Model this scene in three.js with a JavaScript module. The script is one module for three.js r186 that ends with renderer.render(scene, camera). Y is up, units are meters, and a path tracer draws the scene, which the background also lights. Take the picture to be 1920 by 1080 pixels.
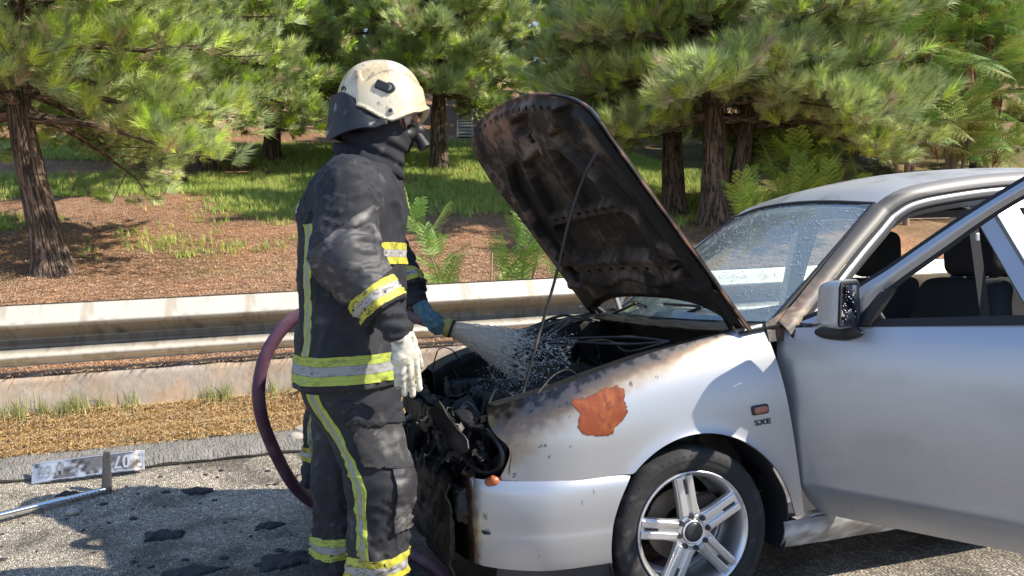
import * as THREE from 'three';
import { mergeGeometries, mergeVertices } from 'three/addons/utils/BufferGeometryUtils.js';
import { RoundedBoxGeometry } from 'three/addons/geometries/RoundedBoxGeometry.js';
import { ImprovedNoise } from 'three/addons/math/ImprovedNoise.js';
import { FontLoader } from 'three/addons/loaders/FontLoader.js';
import { TextGeometry } from 'three/addons/geometries/TextGeometry.js';

// ---------- camera, sky, sun, exposure ----------
const scene = new THREE.Scene();
const D2R = Math.PI / 180;
const camera = new THREE.PerspectiveCamera(40.15, 16 / 9, 0.05, 600);
camera.position.set(0, 1.19, 0);
camera.rotation.order = 'YXZ';
camera.rotation.set(-1.2 * D2R, 0, -2.7 * D2R);
const SUN_EL = 41 * D2R, SUN_AZ = 14 * D2R;
const sunDir = new THREE.Vector3(Math.cos(SUN_EL) * Math.cos(SUN_AZ), Math.sin(SUN_EL), Math.cos(SUN_EL) * Math.sin(SUN_AZ));
{
  const W = 512, Hh = 256, d = new Float32Array(W * Hh * 4);
  for (let j = 0; j < Hh; j++) for (let i = 0; i < W; i++) {
    const el = (j + 0.5) / Hh * Math.PI - Math.PI / 2, k = (j * W + i) * 4;
    const e = Math.max(0, Math.sin(el)), t = Math.pow(1 - e, 3.2);
    const c = [0.16 + 0.50 * t, 0.29 + 0.46 * t, 0.58 + 0.24 * t];
    const g = el < 0 ? 0.6 : 1;
    d[k] = c[0] * 0.92 * g; d[k + 1] = c[1] * 0.92 * g; d[k + 2] = c[2] * 0.92 * g; d[k + 3] = 1;
  }
  const sky = new THREE.DataTexture(d, W, Hh, THREE.RGBAFormat, THREE.FloatType);
  sky.mapping = THREE.EquirectangularReflectionMapping; sky.magFilter = THREE.LinearFilter; sky.needsUpdate = true;
  scene.background = sky; scene.environment = sky;
}
const sun = new THREE.DirectionalLight(new THREE.Color(1, 0.91, 0.77), 4.7);
sun.name = 'sun'; sun.position.copy(sunDir).multiplyScalar(40).add(new THREE.Vector3(0, 0, -6)); sun.target.position.set(0, 0, -6);
sun.castShadow = true; sun.shadow.mapSize.set(4096, 4096);
Object.assign(sun.shadow.camera, { left: -22, right: 22, top: 22, bottom: -22, near: 1, far: 100 });
scene.add(sun, sun.target);
const renderer = new THREE.WebGLRenderer({ antialias: true });
renderer.toneMapping = THREE.LinearToneMapping; renderer.toneMappingExposure = 1.85;
renderer.shadowMap.enabled = true;

// ---------- helpers ----------
const V = (x, y, z) => new THREE.Vector3(x, y, z);
const imp = new ImprovedNoise();
const N3 = (x, y, z) => imp.noise(x, y, z);
const fbm = (x, y, z, o = 4) => { let s = 0, a = 0.5; for (let i = 0; i < o; i++) { s += a * N3(x, y, z); x = x * 2.03 + 7.1; y = y * 2.03 + 3.7; z = z * 2.03 + 1.3; a *= 0.5; } return s; };
const clamp = (x, a = 0, b = 1) => Math.min(b, Math.max(a, x));
const lerp = (a, b, t) => a + (b - a) * t;
const sst = (a, b, x) => { const t = clamp((x - a) / (b - a)); return t * t * (3 - 2 * t); };
function rng(seed) { let s = seed | 0; return () => { s = (s + 0x6d2b79f5) | 0; let t = Math.imul(s ^ (s >>> 15), 1 | s); t = (t + Math.imul(t ^ (t >>> 7), 61 | t)) ^ t; return ((t ^ (t >>> 14)) >>> 0) / 4294967296; }; }
// piecewise smooth table: [[x, y], ...]
function tab(pts) { return (x) => { if (x <= pts[0][0]) return pts[0][1]; for (let i = 1; i < pts.length; i++) if (x <= pts[i][0]) { const t = (x - pts[i - 1][0]) / (pts[i][0] - pts[i - 1][0]); return lerp(pts[i - 1][1], pts[i][1], t); } return pts[pts.length - 1][1]; }; }
function stab(pts) { // smooth (Catmull-Rom) table
  return (x) => {
    const n = pts.length; if (x <= pts[0][0]) return pts[0][1]; if (x >= pts[n - 1][0]) return pts[n - 1][1];
    let i = 1; while (x > pts[i][0]) i++;
    const p1 = pts[i - 1], p2 = pts[i], h = p2[0] - p1[0], t = (x - p1[0]) / h;
    const m1 = i > 1 ? (p2[1] - pts[i - 2][1]) / (p2[0] - pts[i - 2][0]) : (p2[1] - p1[1]) / h;
    const m2 = i < n - 1 ? (pts[i + 1][1] - p1[1]) / (pts[i + 1][0] - p1[0]) : (p2[1] - p1[1]) / h;
    const t2 = t * t, t3 = t2 * t;
    return (2 * t3 - 3 * t2 + 1) * p1[1] + (t3 - 2 * t2 + t) * h * m1 + (-2 * t3 + 3 * t2) * p2[1] + (t3 - t2) * h * m2;
  };
}
const used = {};
const numbered = (n) => { if (!(n in used)) { used[n] = 0; return n; } used[n]++; return n + '_' + String(used[n]).padStart(3, '0'); };
function M(name, geo, mat, parent) {
  const m = new THREE.Mesh(geo, mat); m.name = parent && parent !== scene ? name : numbered(name);
  m.castShadow = m.receiveShadow = true; (parent || scene).add(m); return m;
}
function tag(o, label, category, group) { o.userData.label = label; o.userData.category = category; if (group) o.userData.group = group; return o; }
function thing(name, label, category, pos, ry = 0, group) { const o = new THREE.Group(); o.name = numbered(name); o.position.copy(pos); o.rotation.y = ry; scene.add(o); return tag(o, label, category, group); }
function struct(name, geo, mat) { const m = M(name, geo, mat); m.userData.kind = 'structure'; return m; }
function std(color, rough = 0.8, metal = 0, more = {}) {
  const c = Array.isArray(color) ? new THREE.Color().setRGB(...color) : new THREE.Color(color);
  const phys = ['clearcoat', 'sheen', 'transmission', 'ior', 'thickness'].some((k) => k in more);
  return new (phys ? THREE.MeshPhysicalMaterial : THREE.MeshStandardMaterial)({ color: c, roughness: rough, metalness: metal, side: THREE.DoubleSide, ...more });
}
const merge = (...g) => mergeGeometries(g.flat().map((x) => { const y = x.index ? x.toNonIndexed() : x; for (const k of Object.keys(y.attributes)) if (!['position', 'normal', 'uv'].includes(k)) y.deleteAttribute(k); if (!y.attributes.uv) y.setAttribute('uv', new THREE.BufferAttribute(new Float32Array(y.attributes.position.count * 2), 2)); return y; }));
function grid(nu, nv, fn, uvfn) { // fn(a, b) -> Vector3, a and b in 0..1
  const pos = [], uv = [], idx = [];
  for (let j = 0; j <= nv; j++) for (let i = 0; i <= nu; i++) { const a = i / nu, b = j / nv, p = fn(a, b); pos.push(p.x, p.y, p.z); const t = uvfn ? uvfn(a, b, p) : [a, b]; uv.push(t[0], t[1]); }
  for (let j = 0; j < nv; j++) for (let i = 0; i < nu; i++) { const k = j * (nu + 1) + i; idx.push(k, k + 1, k + nu + 2, k, k + nu + 2, k + nu + 1); }
  const g = new THREE.BufferGeometry();
  g.setAttribute('position', new THREE.Float32BufferAttribute(pos, 3)); g.setAttribute('uv', new THREE.Float32BufferAttribute(uv, 2)); g.setIndex(idx); g.computeVertexNormals(); return g;
}
function shell(nu, nv, fn, th, uvfn, flip = 1) { // sheet with thickness th (behind its normal) and closed edges
  const g = grid(nu, nv, fn, uvfn), p = g.attributes.position, n = g.attributes.normal, uv = g.attributes.uv, q = [];
  for (let i = 0; i < p.count; i++) q.push(V(p.getX(i) - n.getX(i) * th * flip, p.getY(i) - n.getY(i) * th * flip, p.getZ(i) - n.getZ(i) * th * flip));
  const W = nu + 1, back = grid(nu, nv, (a, b) => q[Math.round(b * nv) * W + Math.round(a * nu)], uvfn);
  const edge = [];
  const loop = []; for (let i = 0; i < nu; i++) loop.push(i); for (let j = 0; j < nv; j++) loop.push(j * W + nu); for (let i = nu; i > 0; i--) loop.push(nv * W + i); for (let j = nv; j > 0; j--) loop.push(j * W);
  const pos = [], uvs = [], idx = [];
  loop.forEach((k, m) => { pos.push(p.getX(k), p.getY(k), p.getZ(k), q[k].x, q[k].y, q[k].z); uvs.push(uv.getX(k), uv.getY(k), uv.getX(k), uv.getY(k)); const a = m * 2, b = ((m + 1) % loop.length) * 2; idx.push(a, b, b + 1, a, b + 1, a + 1); });
  const e = new THREE.BufferGeometry(); e.setAttribute('position', new THREE.Float32BufferAttribute(pos, 3)); e.setAttribute('uv', new THREE.Float32BufferAttribute(uvs, 2)); e.setIndex(idx);
  const e2 = e.toNonIndexed(); e2.computeVertexNormals();
  return merge(g, back, e2);
}
function tube(pts, r, seg = 24, rad = 8, closed = false) { return new THREE.TubeGeometry(new THREE.CatmullRomCurve3(pts, closed, 'centripetal'), seg, r, rad, closed); }
function taper(pts, r0, r1, seg = 8, rad = 6) { // closed-end tapered tube
  const c = new THREE.CatmullRomCurve3(pts), fr = c.computeFrenetFrames(seg, false);
  return grid(rad, seg, (a, b) => { const i = Math.round(b * seg), p = c.getPoint(b), r = lerp(r0, r1, b), t = a * Math.PI * 2; return p.addScaledVector(fr.normals[i], Math.cos(t) * r).addScaledVector(fr.binormals[i], Math.sin(t) * r); }, (a, b) => [a * r0 * 6, b * c.getLength()]);
}
function bar(a, b, r, rad = 8, r2 = r) { const g = new THREE.CylinderGeometry(r2, r, a.distanceTo(b), rad); g.translate(0, a.distanceTo(b) / 2, 0); g.applyQuaternion(new THREE.Quaternion().setFromUnitVectors(V(0, 1, 0), b.clone().sub(a).normalize())); g.translate(a.x, a.y, a.z); return g; }
function rbox(w, h, d, r, x = 0, y = 0, z = 0, rx = 0, ry = 0, rz = 0) { const g = new RoundedBoxGeometry(w, h, d, 2, r); g.rotateX(rx); g.rotateY(ry); g.rotateZ(rz); g.translate(x, y, z); return g; }
// textures
function tileNoise(per, seed) { // periodic value noise on 0..1
  const r = rng(seed), t = new Float32Array(per * per); for (let i = 0; i < t.length; i++) t[i] = r();
  return (x, y) => { x = ((x % 1) + 1) % 1 * per; y = ((y % 1) + 1) % 1 * per; const i = Math.floor(x), j = Math.floor(y), fx = x - i, fy = y - j, u = fx * fx * (3 - 2 * fx), v = fy * fy * (3 - 2 * fy), i1 = (i + 1) % per, j1 = (j + 1) % per, ii = i % per, jj = j % per; return lerp(lerp(t[jj * per + ii], t[jj * per + i1], u), lerp(t[j1 * per + ii], t[j1 * per + i1], u), v); };
}
function tileFbm(per, seed, o = 4) { const l = []; for (let k = 0; k < o; k++) l.push(tileNoise(per << k, seed + k * 17)); return (x, y) => { let s = 0, a = 0.5, t = 0; for (const f of l) { s += a * f(x, y); t += a; a *= 0.55; } return s / t; }; }
function tex(w, h, fn, color = true, rx = 1, ry = 1) { // fn(x, y) in 0..1 -> [r, g, b] linear for colour, value for data
  const d = new Uint8Array(w * h * 4), enc = (v) => Math.round(255 * clamp(color ? (v <= 0.0031308 ? v * 12.92 : 1.055 * Math.pow(Math.max(v, 0), 1 / 2.4) - 0.055) : v));
  for (let j = 0; j < h; j++) for (let i = 0; i < w; i++) { const c = fn((i + 0.5) / w, (j + 0.5) / h), k = (j * w + i) * 4; const v = Array.isArray(c) ? c : [c, c, c]; d[k] = enc(v[0]); d[k + 1] = enc(v[1]); d[k + 2] = enc(v[2]); d[k + 3] = 255; }
  const t = new THREE.DataTexture(d, w, h, THREE.RGBAFormat); t.wrapS = t.wrapT = THREE.RepeatWrapping; t.magFilter = THREE.LinearFilter; t.minFilter = THREE.LinearMipmapLinearFilter; t.generateMipmaps = true;
  if (color) t.colorSpace = THREE.SRGBColorSpace; t.repeat.set(rx, ry); t.needsUpdate = true; return t;
}
function canvasTex(w, h, draw, color = true) { const c = document.createElement('canvas'); c.width = w; c.height = h; draw(c.getContext('2d'), w, h); const t = new THREE.CanvasTexture(c); if (color) t.colorSpace = THREE.SRGBColorSpace; t.needsUpdate = true; return t; }
function vcol(geo, fn) { const p = geo.attributes.position, n = geo.attributes.normal, c = new Float32Array(p.count * 3); for (let i = 0; i < p.count; i++) { const v = fn(p.getX(i), p.getY(i), p.getZ(i), n.getX(i), n.getY(i), n.getZ(i)); c[i * 3] = v[0]; c[i * 3 + 1] = v[1]; c[i * 3 + 2] = v[2]; } geo.setAttribute('color', new THREE.BufferAttribute(c, 3)); return geo; }
const mix3 = (a, b, t) => [lerp(a[0], b[0], t), lerp(a[1], b[1], t), lerp(a[2], b[2], t)];
// fields
function cap(x, y, z, a, b, ra, rb) { const bx = b.x - a.x, by = b.y - a.y, bz = b.z - a.z, px = x - a.x, py = y - a.y, pz = z - a.z, t = clamp((px * bx + py * by + pz * bz) / (bx * bx + by * by + bz * bz + 1e-9)); return Math.hypot(px - bx * t, py - by * t, pz - bz * t) - lerp(ra, rb, t); }
function ell(x, y, z, c, rx, ry, rz) { const q = Math.hypot((x - c.x) / rx, (y - c.y) / ry, (z - c.z) / rz); return (q - 1) * Math.min(rx, ry, rz); }
function smin(a, b, k) { const h = clamp(0.5 + 0.5 * (b - a) / k); return lerp(b, a, h) - k * h * (1 - h); }
const smax = (a, b, k) => -smin(-a, -b, k);
function surfNet(lo, hi, cell, f) {
  const nx = Math.ceil((hi.x - lo.x) / cell) + 1, ny = Math.ceil((hi.y - lo.y) / cell) + 1, nz = Math.ceil((hi.z - lo.z) / cell) + 1;
  const v = new Float32Array(nx * ny * nz), at = (i, j, k) => (k * ny + j) * nx + i;
  for (let k = 0; k < nz; k++) for (let j = 0; j < ny; j++) for (let i = 0; i < nx; i++) v[at(i, j, k)] = f(lo.x + i * cell, lo.y + j * cell, lo.z + k * cell);
  const id = new Int32Array(nx * ny * nz).fill(-1), pos = [], idx = [], E = [[0, 1], [0, 2], [0, 4], [1, 3], [1, 5], [2, 3], [2, 6], [3, 7], [4, 5], [4, 6], [5, 7], [6, 7]];
  for (let k = 0; k < nz - 1; k++) for (let j = 0; j < ny - 1; j++) for (let i = 0; i < nx - 1; i++) {
    const c = []; let neg = 0; for (let m = 0; m < 8; m++) { const q = v[at(i + (m & 1), j + ((m >> 1) & 1), k + (m >> 2))]; c.push(q); if (q < 0) neg++; }
    if (neg === 0 || neg === 8) continue;
    let x = 0, y = 0, z = 0, n = 0; for (const [a, b] of E) if ((c[a] < 0) !== (c[b] < 0)) { const t = c[a] / (c[a] - c[b]); x += lerp(a & 1, b & 1, t); y += lerp((a >> 1) & 1, (b >> 1) & 1, t); z += lerp(a >> 2, b >> 2, t); n++; }
    id[at(i, j, k)] = pos.length / 3; pos.push(lo.x + (i + x / n) * cell, lo.y + (j + y / n) * cell, lo.z + (k + z / n) * cell);
  }
  const quad = (a, b, c, d, flip) => { if (a < 0 || b < 0 || c < 0 || d < 0) return; flip ? idx.push(a, c, b, a, d, c) : idx.push(a, b, c, a, c, d); };
  for (let k = 1; k < nz - 1; k++) for (let j = 1; j < ny - 1; j++) for (let i = 1; i < nx - 1; i++) {
    const s = v[at(i, j, k)] < 0;
    if (s !== v[at(i + 1, j, k)] < 0) quad(id[at(i, j - 1, k - 1)], id[at(i, j, k - 1)], id[at(i, j, k)], id[at(i, j - 1, k)], !s);
    if (s !== v[at(i, j + 1, k)] < 0) quad(id[at(i - 1, j, k - 1)], id[at(i - 1, j, k)], id[at(i, j, k)], id[at(i, j, k - 1)], !s);
    if (s !== v[at(i, j, k + 1)] < 0) quad(id[at(i - 1, j - 1, k)], id[at(i, j - 1, k)], id[at(i, j, k)], id[at(i - 1, j, k)], !s);
  }
  const g = new THREE.BufferGeometry(); g.setAttribute('position', new THREE.Float32BufferAttribute(pos, 3)); g.setIndex(idx); g.computeVertexNormals();
  const uv = new Float32Array(pos.length / 3 * 2), p = g.attributes.position; for (let i = 0; i < p.count; i++) { uv[2 * i] = p.getX(i) - p.getZ(i) * 0.8; uv[2 * i + 1] = p.getY(i); } g.setAttribute('uv', new THREE.BufferAttribute(uv, 2));
  return g;
}
// a strip laid on a field: P(a, b) starts outside, D(a, b) points inwards
function wrap(f, nu, nv, P, D, lift, th, uvfn) {
  const top = [], bot = [];
  for (let j = 0; j <= nv; j++) for (let i = 0; i <= nu; i++) {
    const p = P(i / nu, j / nv), d = D(i / nu, j / nv).normalize(); let t = 0, prev = 0, hit = null;
    for (let n = 0; n < 160; n++) { const q = f(p.x + d.x * t, p.y + d.y * t, p.z + d.z * t); if (q < 0) { hit = t; break; } prev = t; t += clamp(q * 0.6, 0.0015, 0.02); }
    if (hit === null) hit = t; else { let a = prev, b = hit; for (let n = 0; n < 10; n++) { const m = (a + b) / 2; if (f(p.x + d.x * m, p.y + d.y * m, p.z + d.z * m) < 0) b = m; else a = m; } hit = a; }
    const e = 0.004, x = p.x + d.x * hit, y = p.y + d.y * hit, z = p.z + d.z * hit;
    const n = V(f(x + e, y, z) - f(x - e, y, z), f(x, y + e, z) - f(x, y - e, z), f(x, y, z + e) - f(x, y, z - e)).normalize();
    top.push(V(x, y, z).addScaledVector(n, lift)); bot.push(V(x, y, z).addScaledVector(n, lift - th));
  }
  const W = nu + 1, pick = (L) => (a, b) => L[Math.round(b * nv) * W + Math.round(a * nu)].clone();
  const g = [grid(nu, nv, pick(top), uvfn), grid(nu, nv, pick(bot), uvfn)];
  const rim = (get, n) => grid(n, 1, (a, b) => get(a, b), () => [0.5, 0.02]);
  g.push(rim((a, b) => (b ? bot : top)[Math.round(a * nu)].clone(), nu), rim((a, b) => (b ? bot : top)[nv * W + Math.round(a * nu)].clone(), nu), rim((a, b) => (b ? bot : top)[Math.round(a * nv) * W].clone(), nv), rim((a, b) => (b ? bot : top)[Math.round(a * nv) * W + nu].clone(), nv));
  return merge(g);
}
// road frame: s along the kerb (to the right), P away from the camera
const RB = 16 * D2R, rsx = Math.cos(RB), rsz = -Math.sin(RB);
const road = (s, P, y = 0) => V(rsx * s + rsz * P, y, rsz * s - rsx * P);

// ---------- ground ----------
const f8 = tileFbm(8, 3, 5), f16 = tileFbm(16, 11, 4), f4 = tileFbm(4, 5, 5);
const asphaltTex = (() => {
  const n = 104, r = rng(7), cx = [], cy = [], tone = [];
  for (let i = 0; i < n * n; i++) { cx.push(r()); cy.push(r()); const q = r(); tone.push(q < 0.2 ? 0.14 + 0.1 * r() : q < 0.86 ? 0.28 + 0.17 * r() : 0.46 + 0.2 * r()); }
  const hgt = new Float32Array(1024 * 1024);
  const map = tex(1024, 1024, (x, y) => {
    const gx = x * n, gy = y * n, i0 = Math.floor(gx), j0 = Math.floor(gy); let d1 = 9, d2 = 9, id = 0;
    for (let j = -1; j <= 1; j++) for (let i = -1; i <= 1; i++) { const ii = (i0 + i + n) % n, jj = (j0 + j + n) % n, k = jj * n + ii, dx = i0 + i + cx[k] - gx, dy = (j0 + j + cy[k] - gy), d = dx * dx + dy * dy; if (d < d1) { d2 = d1; d1 = d; id = k; } else if (d < d2) d2 = d; }
    const e = Math.sqrt(d2) - Math.sqrt(d1), s = sst(0.08, 0.32, e), t = tone[id] * (0.75 + 0.5 * f16(x * 4, y * 4)), v = lerp(0.12, t, s) * (0.75 + 0.5 * f8(x, y));
    hgt[Math.floor(y * 1024) * 1024 + Math.floor(x * 1024)] = s * clamp(0.4 + tone[id] * 2.4);
    return [v * 1.36, v * 1.22, v * 1.0];
  });
  const bump = tex(1024, 1024, (x, y) => hgt[Math.floor(y * 1024) * 1024 + Math.floor(x * 1024)], false);
  return { map, bump };
})();
const mRoad = std([1, 1, 1], 0.78, 0, { map: asphaltTex.map, bumpMap: asphaltTex.bump, bumpScale: 0.004, vertexColors: true });
const rUV = (p) => [(p.x * rsx - p.z * -rsz) / 1.25, (p.x * rsz + p.z * rsx) / 1.25];
const roadY = tab([[4.3, 0], [4.6, 0.02], [5.2, 0.11]]);
const stain = (x, z) => { // soot and wet spilled by the burnt front of the car
  const n = fbm(x * 1.3, z * 1.3, 2.2, 5);
  let d = 1 - 0.75 * sst(1.1, 0.1, Math.hypot((x + 0.25) / 1.15, (z + 3.15) / 0.95) + n * 0.9);
  d *= 1 - 0.5 * sst(0.1, 0.32, fbm(x * 2.6 + 4, z * 3.4, 8.2, 4) + 0.12 * sst(-4, -1, x));
  return d;
};
{
  const pieces = [], add = (s0, s1, P0, P1, nu, nv) => pieces.push(grid(nu, nv, (a, b) => { const P = lerp(P0, P1, b); return road(lerp(s0, s1, a), P, P > 4.3 ? roadY(P) : 0); }, (a, b, p) => rUV(p)));
  add(-6, 7, 1, 5.2, 220, 84); add(-6, 7, -30, 1, 13, 20); add(-120, -6, -30, 1, 4, 20); add(7, 120, -30, 1, 4, 20);
  add(-120, -6, 1, 5.2, 8, 84); add(7, 120, 1, 5.2, 8, 84);
  const g = merge(pieces); vcol(g, (x, y, z) => { const d = stain(x, z), w = 0.82 + 0.5 * fbm(x * 0.9, z * 2.1, 4.4, 4); return [d * w * 1.02, d * w, d * w * 0.97]; });
  struct('road', g, mRoad);
}
// sloping gutter strip of rough mortar
const mStrip = std([1, 1, 1], 0.9, 0, { map: tex(512, 512, (x, y) => { const v = (0.115 + 0.12 * f16(x * 2, y * 2)) * (0.55 + 0.9 * f16(x * 12, y * 12)); return [v * 1.06, v, v * 0.9]; }), bumpMap: tex(512, 512, (x, y) => f16(x * 8, y * 8), false), bumpScale: 0.018 });
struct('kerb_strip', shell(400, 5, (a, b) => { const s = lerp(-9, 9, a), P = 5.18 + 0.2 * b + 0.022 * fbm(s * 2, b * 2, 1) + 0.03 * fbm(s * 0.7, 4, 2); return road(s, P, 0.108 + Math.sqrt(b) * 0.085 + 0.02 * fbm(s * 5, b * 4, 3)); }, 0.03, (a, b, p) => rUV(p), -1), mStrip);
// verge of dry soil under pine straw, up to the concrete kerb
const soilTex = tex(1024, 1024, (x, y) => { const a = f8(x, y), b = f16(x * 5, y * 5), c = f16(x * 14, y * 5); const v = 0.6 + 0.8 * (b - 0.5) + 0.7 * (c - 0.5); return mix3([0.55 * v, 0.38 * v, 0.26 * v], [0.44 * v, 0.295 * v, 0.195 * v], a); });
const soilBump = tex(512, 512, (x, y) => f16(x * 6, y * 6), false);
const mVerge = std([1, 1, 1], 0.95, 0, { map: soilTex, bumpMap: soilBump, bumpScale: 0.03, vertexColors: true });
const vergeY = (s, P) => lerp(0.195, 0.43, clamp((P - 5.38) / 0.26)) + 0.018 * fbm(s * 2.2, P * 3, 0.5) + (P < 5.5 ? 0.012 : 0);
struct('verge', vcol(grid(300, 14, (a, b) => { const s = lerp(-14, 14, a), P = lerp(5.35, 5.7, b); return road(s, P, vergeY(s, P)); }, (a, b, p) => rUV(p)), (x, y, z) => { const w = 0.9 + 0.7 * fbm(x * 2, z * 2, 1.1); return [1.1 * w, 0.95 * w, 0.72 * w]; }), mVerge);
// concrete kerb wall with cracks at its joints
{
  const mConc = std([1, 1, 1], 0.92, 0, { map: tex(1024, 256, (x, y) => { const v = 0.335 + 0.14 * (f8(x * 2, y) - 0.5) + 0.1 * (f16(x * 8, y * 3) - 0.5), pit = f16(x * 20, y * 6) > 0.72 ? 0.72 : 1, tan = sst(0.45, 0.7, f8(x * 1.5 + 0.3, y + 0.2)); return [v * pit * (1.12 + 0.1 * tan), v * pit * (0.95 - 0.03 * tan), v * pit * (0.8 - 0.14 * tan)]; }, true), bumpMap: tex(512, 256, (x, y) => f8(x * 6, y * 3), false), bumpScale: 0.004 });
  const w = thing('kerb_wall', 'long low pale concrete kerb wall below the guard rail', 'wall', road(0, 0, 0));
  const cuts = [-13, -9.1, -5.9, -3.05, -1.88, 0.15, 2.6, 5.6, 9, 13];
  for (let k = 0; k < cuts.length - 1; k++) {
    const s0 = cuts[k] + 0.006, s1 = cuts[k + 1] - 0.006, top = (s) => 0.662 + 0.018 * fbm(s * 1.7, 2, 3) + 0.012 * fbm(s * 8, 2, 3), face = (s, y) => 5.64 + 0.025 * (y - 0.4) + 0.012 * fbm(s * 2, y * 4, 1) + 0.006 * fbm(s * 9, y * 9, 2);
    const prof = (a, b) => { const s = lerp(s0, s1, a); if (b <= 0.6) { const y = lerp(0.2, top(s), b / 0.6); return road(s, face(s, y), y); } if (b <= 0.8) return road(s, face(s, top(s)) + (b - 0.6) * 0.95 + 0.005, top(s) + 0.006); return road(s, face(s, top(s)) + 0.195, lerp(top(s) + 0.006, 0.2, (b - 0.8) / 0.2)); };
    const caps = [0, 1].map((a) => grid(1, 10, (i, b) => { const p = prof(a, b * 0.6); return i ? p.add(road(0, 0.18, 0)) : p; }));
    M('kerb_block', merge(grid(90, 20, prof, (a, b) => [lerp(s0, s1, a) / 2.2, b * 0.5]), caps), mConc, w);
  }
}
// hillside park
const hillH = (s, P) => {
  let h = P < 5.8 ? 0.62 : 0.62 + 0.283 * (P - 5.8); if (P > 20) h += 0.10 * Math.min(P - 20, 18); if (P > 45) h -= 0.2 * (P - 45) * sst(45, 55, P);
  const q = sst(6.1, 9, P); return h + q * (0.22 * fbm(s * 0.22, P * 0.3, 3.3, 3) + 0.05 * fbm(s * 0.9, P * 1.2, 1.3, 3)) + 0.02 * fbm(s * 3, P * 3, 5);
};
const grassAt = (s, P) => {
  const n = fbm(s * 0.55, P * 0.9, 7.7, 4), m = fbm(s * 2.2, P * 2.6, 2.7, 3);
  const L = sst(-0.2, -1.6, s - 0.12 * (P - 10)); // left of the standing people
  let left = Math.max(sst(12.0, 12.7, P) * sst(15.0, 14.2, P), sst(15.8, 16.3, P) * sst(20.2, 19.4, P)), right = sst(10.2, 11.2, P) * sst(19.8, 18.6, P);
  left = Math.max(left, 0.9 * sst(9.0, 9.6, P) * sst(11.4, 10.6, P) * sst(-2.6, -3.6, s));
  return clamp(lerp(right, left, L) + n * 1.3 + m * 0.9 - 0.06);
};
{
  const mHill = std([1, 1, 1], 0.96, 0, { map: soilTex, bumpMap: soilBump, bumpScale: 0.04, vertexColors: true });
  const pieces = [], add = (s0, s1, P0, P1, nu, nv) => pieces.push(grid(nu, nv, (a, b) => { const s = lerp(s0, s1, a), P = lerp(P0, P1, b); return road(s, P, hillH(s, P)); }, (a, b, p) => rUV(p)));
  add(-12, 14, 5.78, 22, 260, 180); add(-12, 14, 22, 60, 60, 60); add(-90, -12, 5.78, 60, 30, 60); add(14, 90, 5.78, 60, 30, 60);
  const g = merge(pieces);
  vcol(g, (x, y, z) => { const s = rsx * x + rsz * z, P = rsz * x - rsx * z, gr = P > 8 && P < 22 ? grassAt(s, P) : 0, w = 0.95 + 0.8 * fbm(x * 0.8, z * 0.8, 1.7, 4), soil = mix3([1.12 * w, 0.86 * w, 0.66 * w], [1.05 * w, 0.95 * w, 0.85 * w], sst(-0.2, 0.3, fbm(x * 0.4, z * 0.5, 9))); return mix3(soil, [0.42 * w, 0.62 * w, 0.22 * w], gr * 0.85); });
  struct('hillside', g, mHill);
  struct('distant_ground', grid(1, 1, (a, b) => V(lerp(-300, 300, a), -0.12, lerp(-300, 300, b))), std([0.16, 0.13, 0.09], 1));
}
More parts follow.
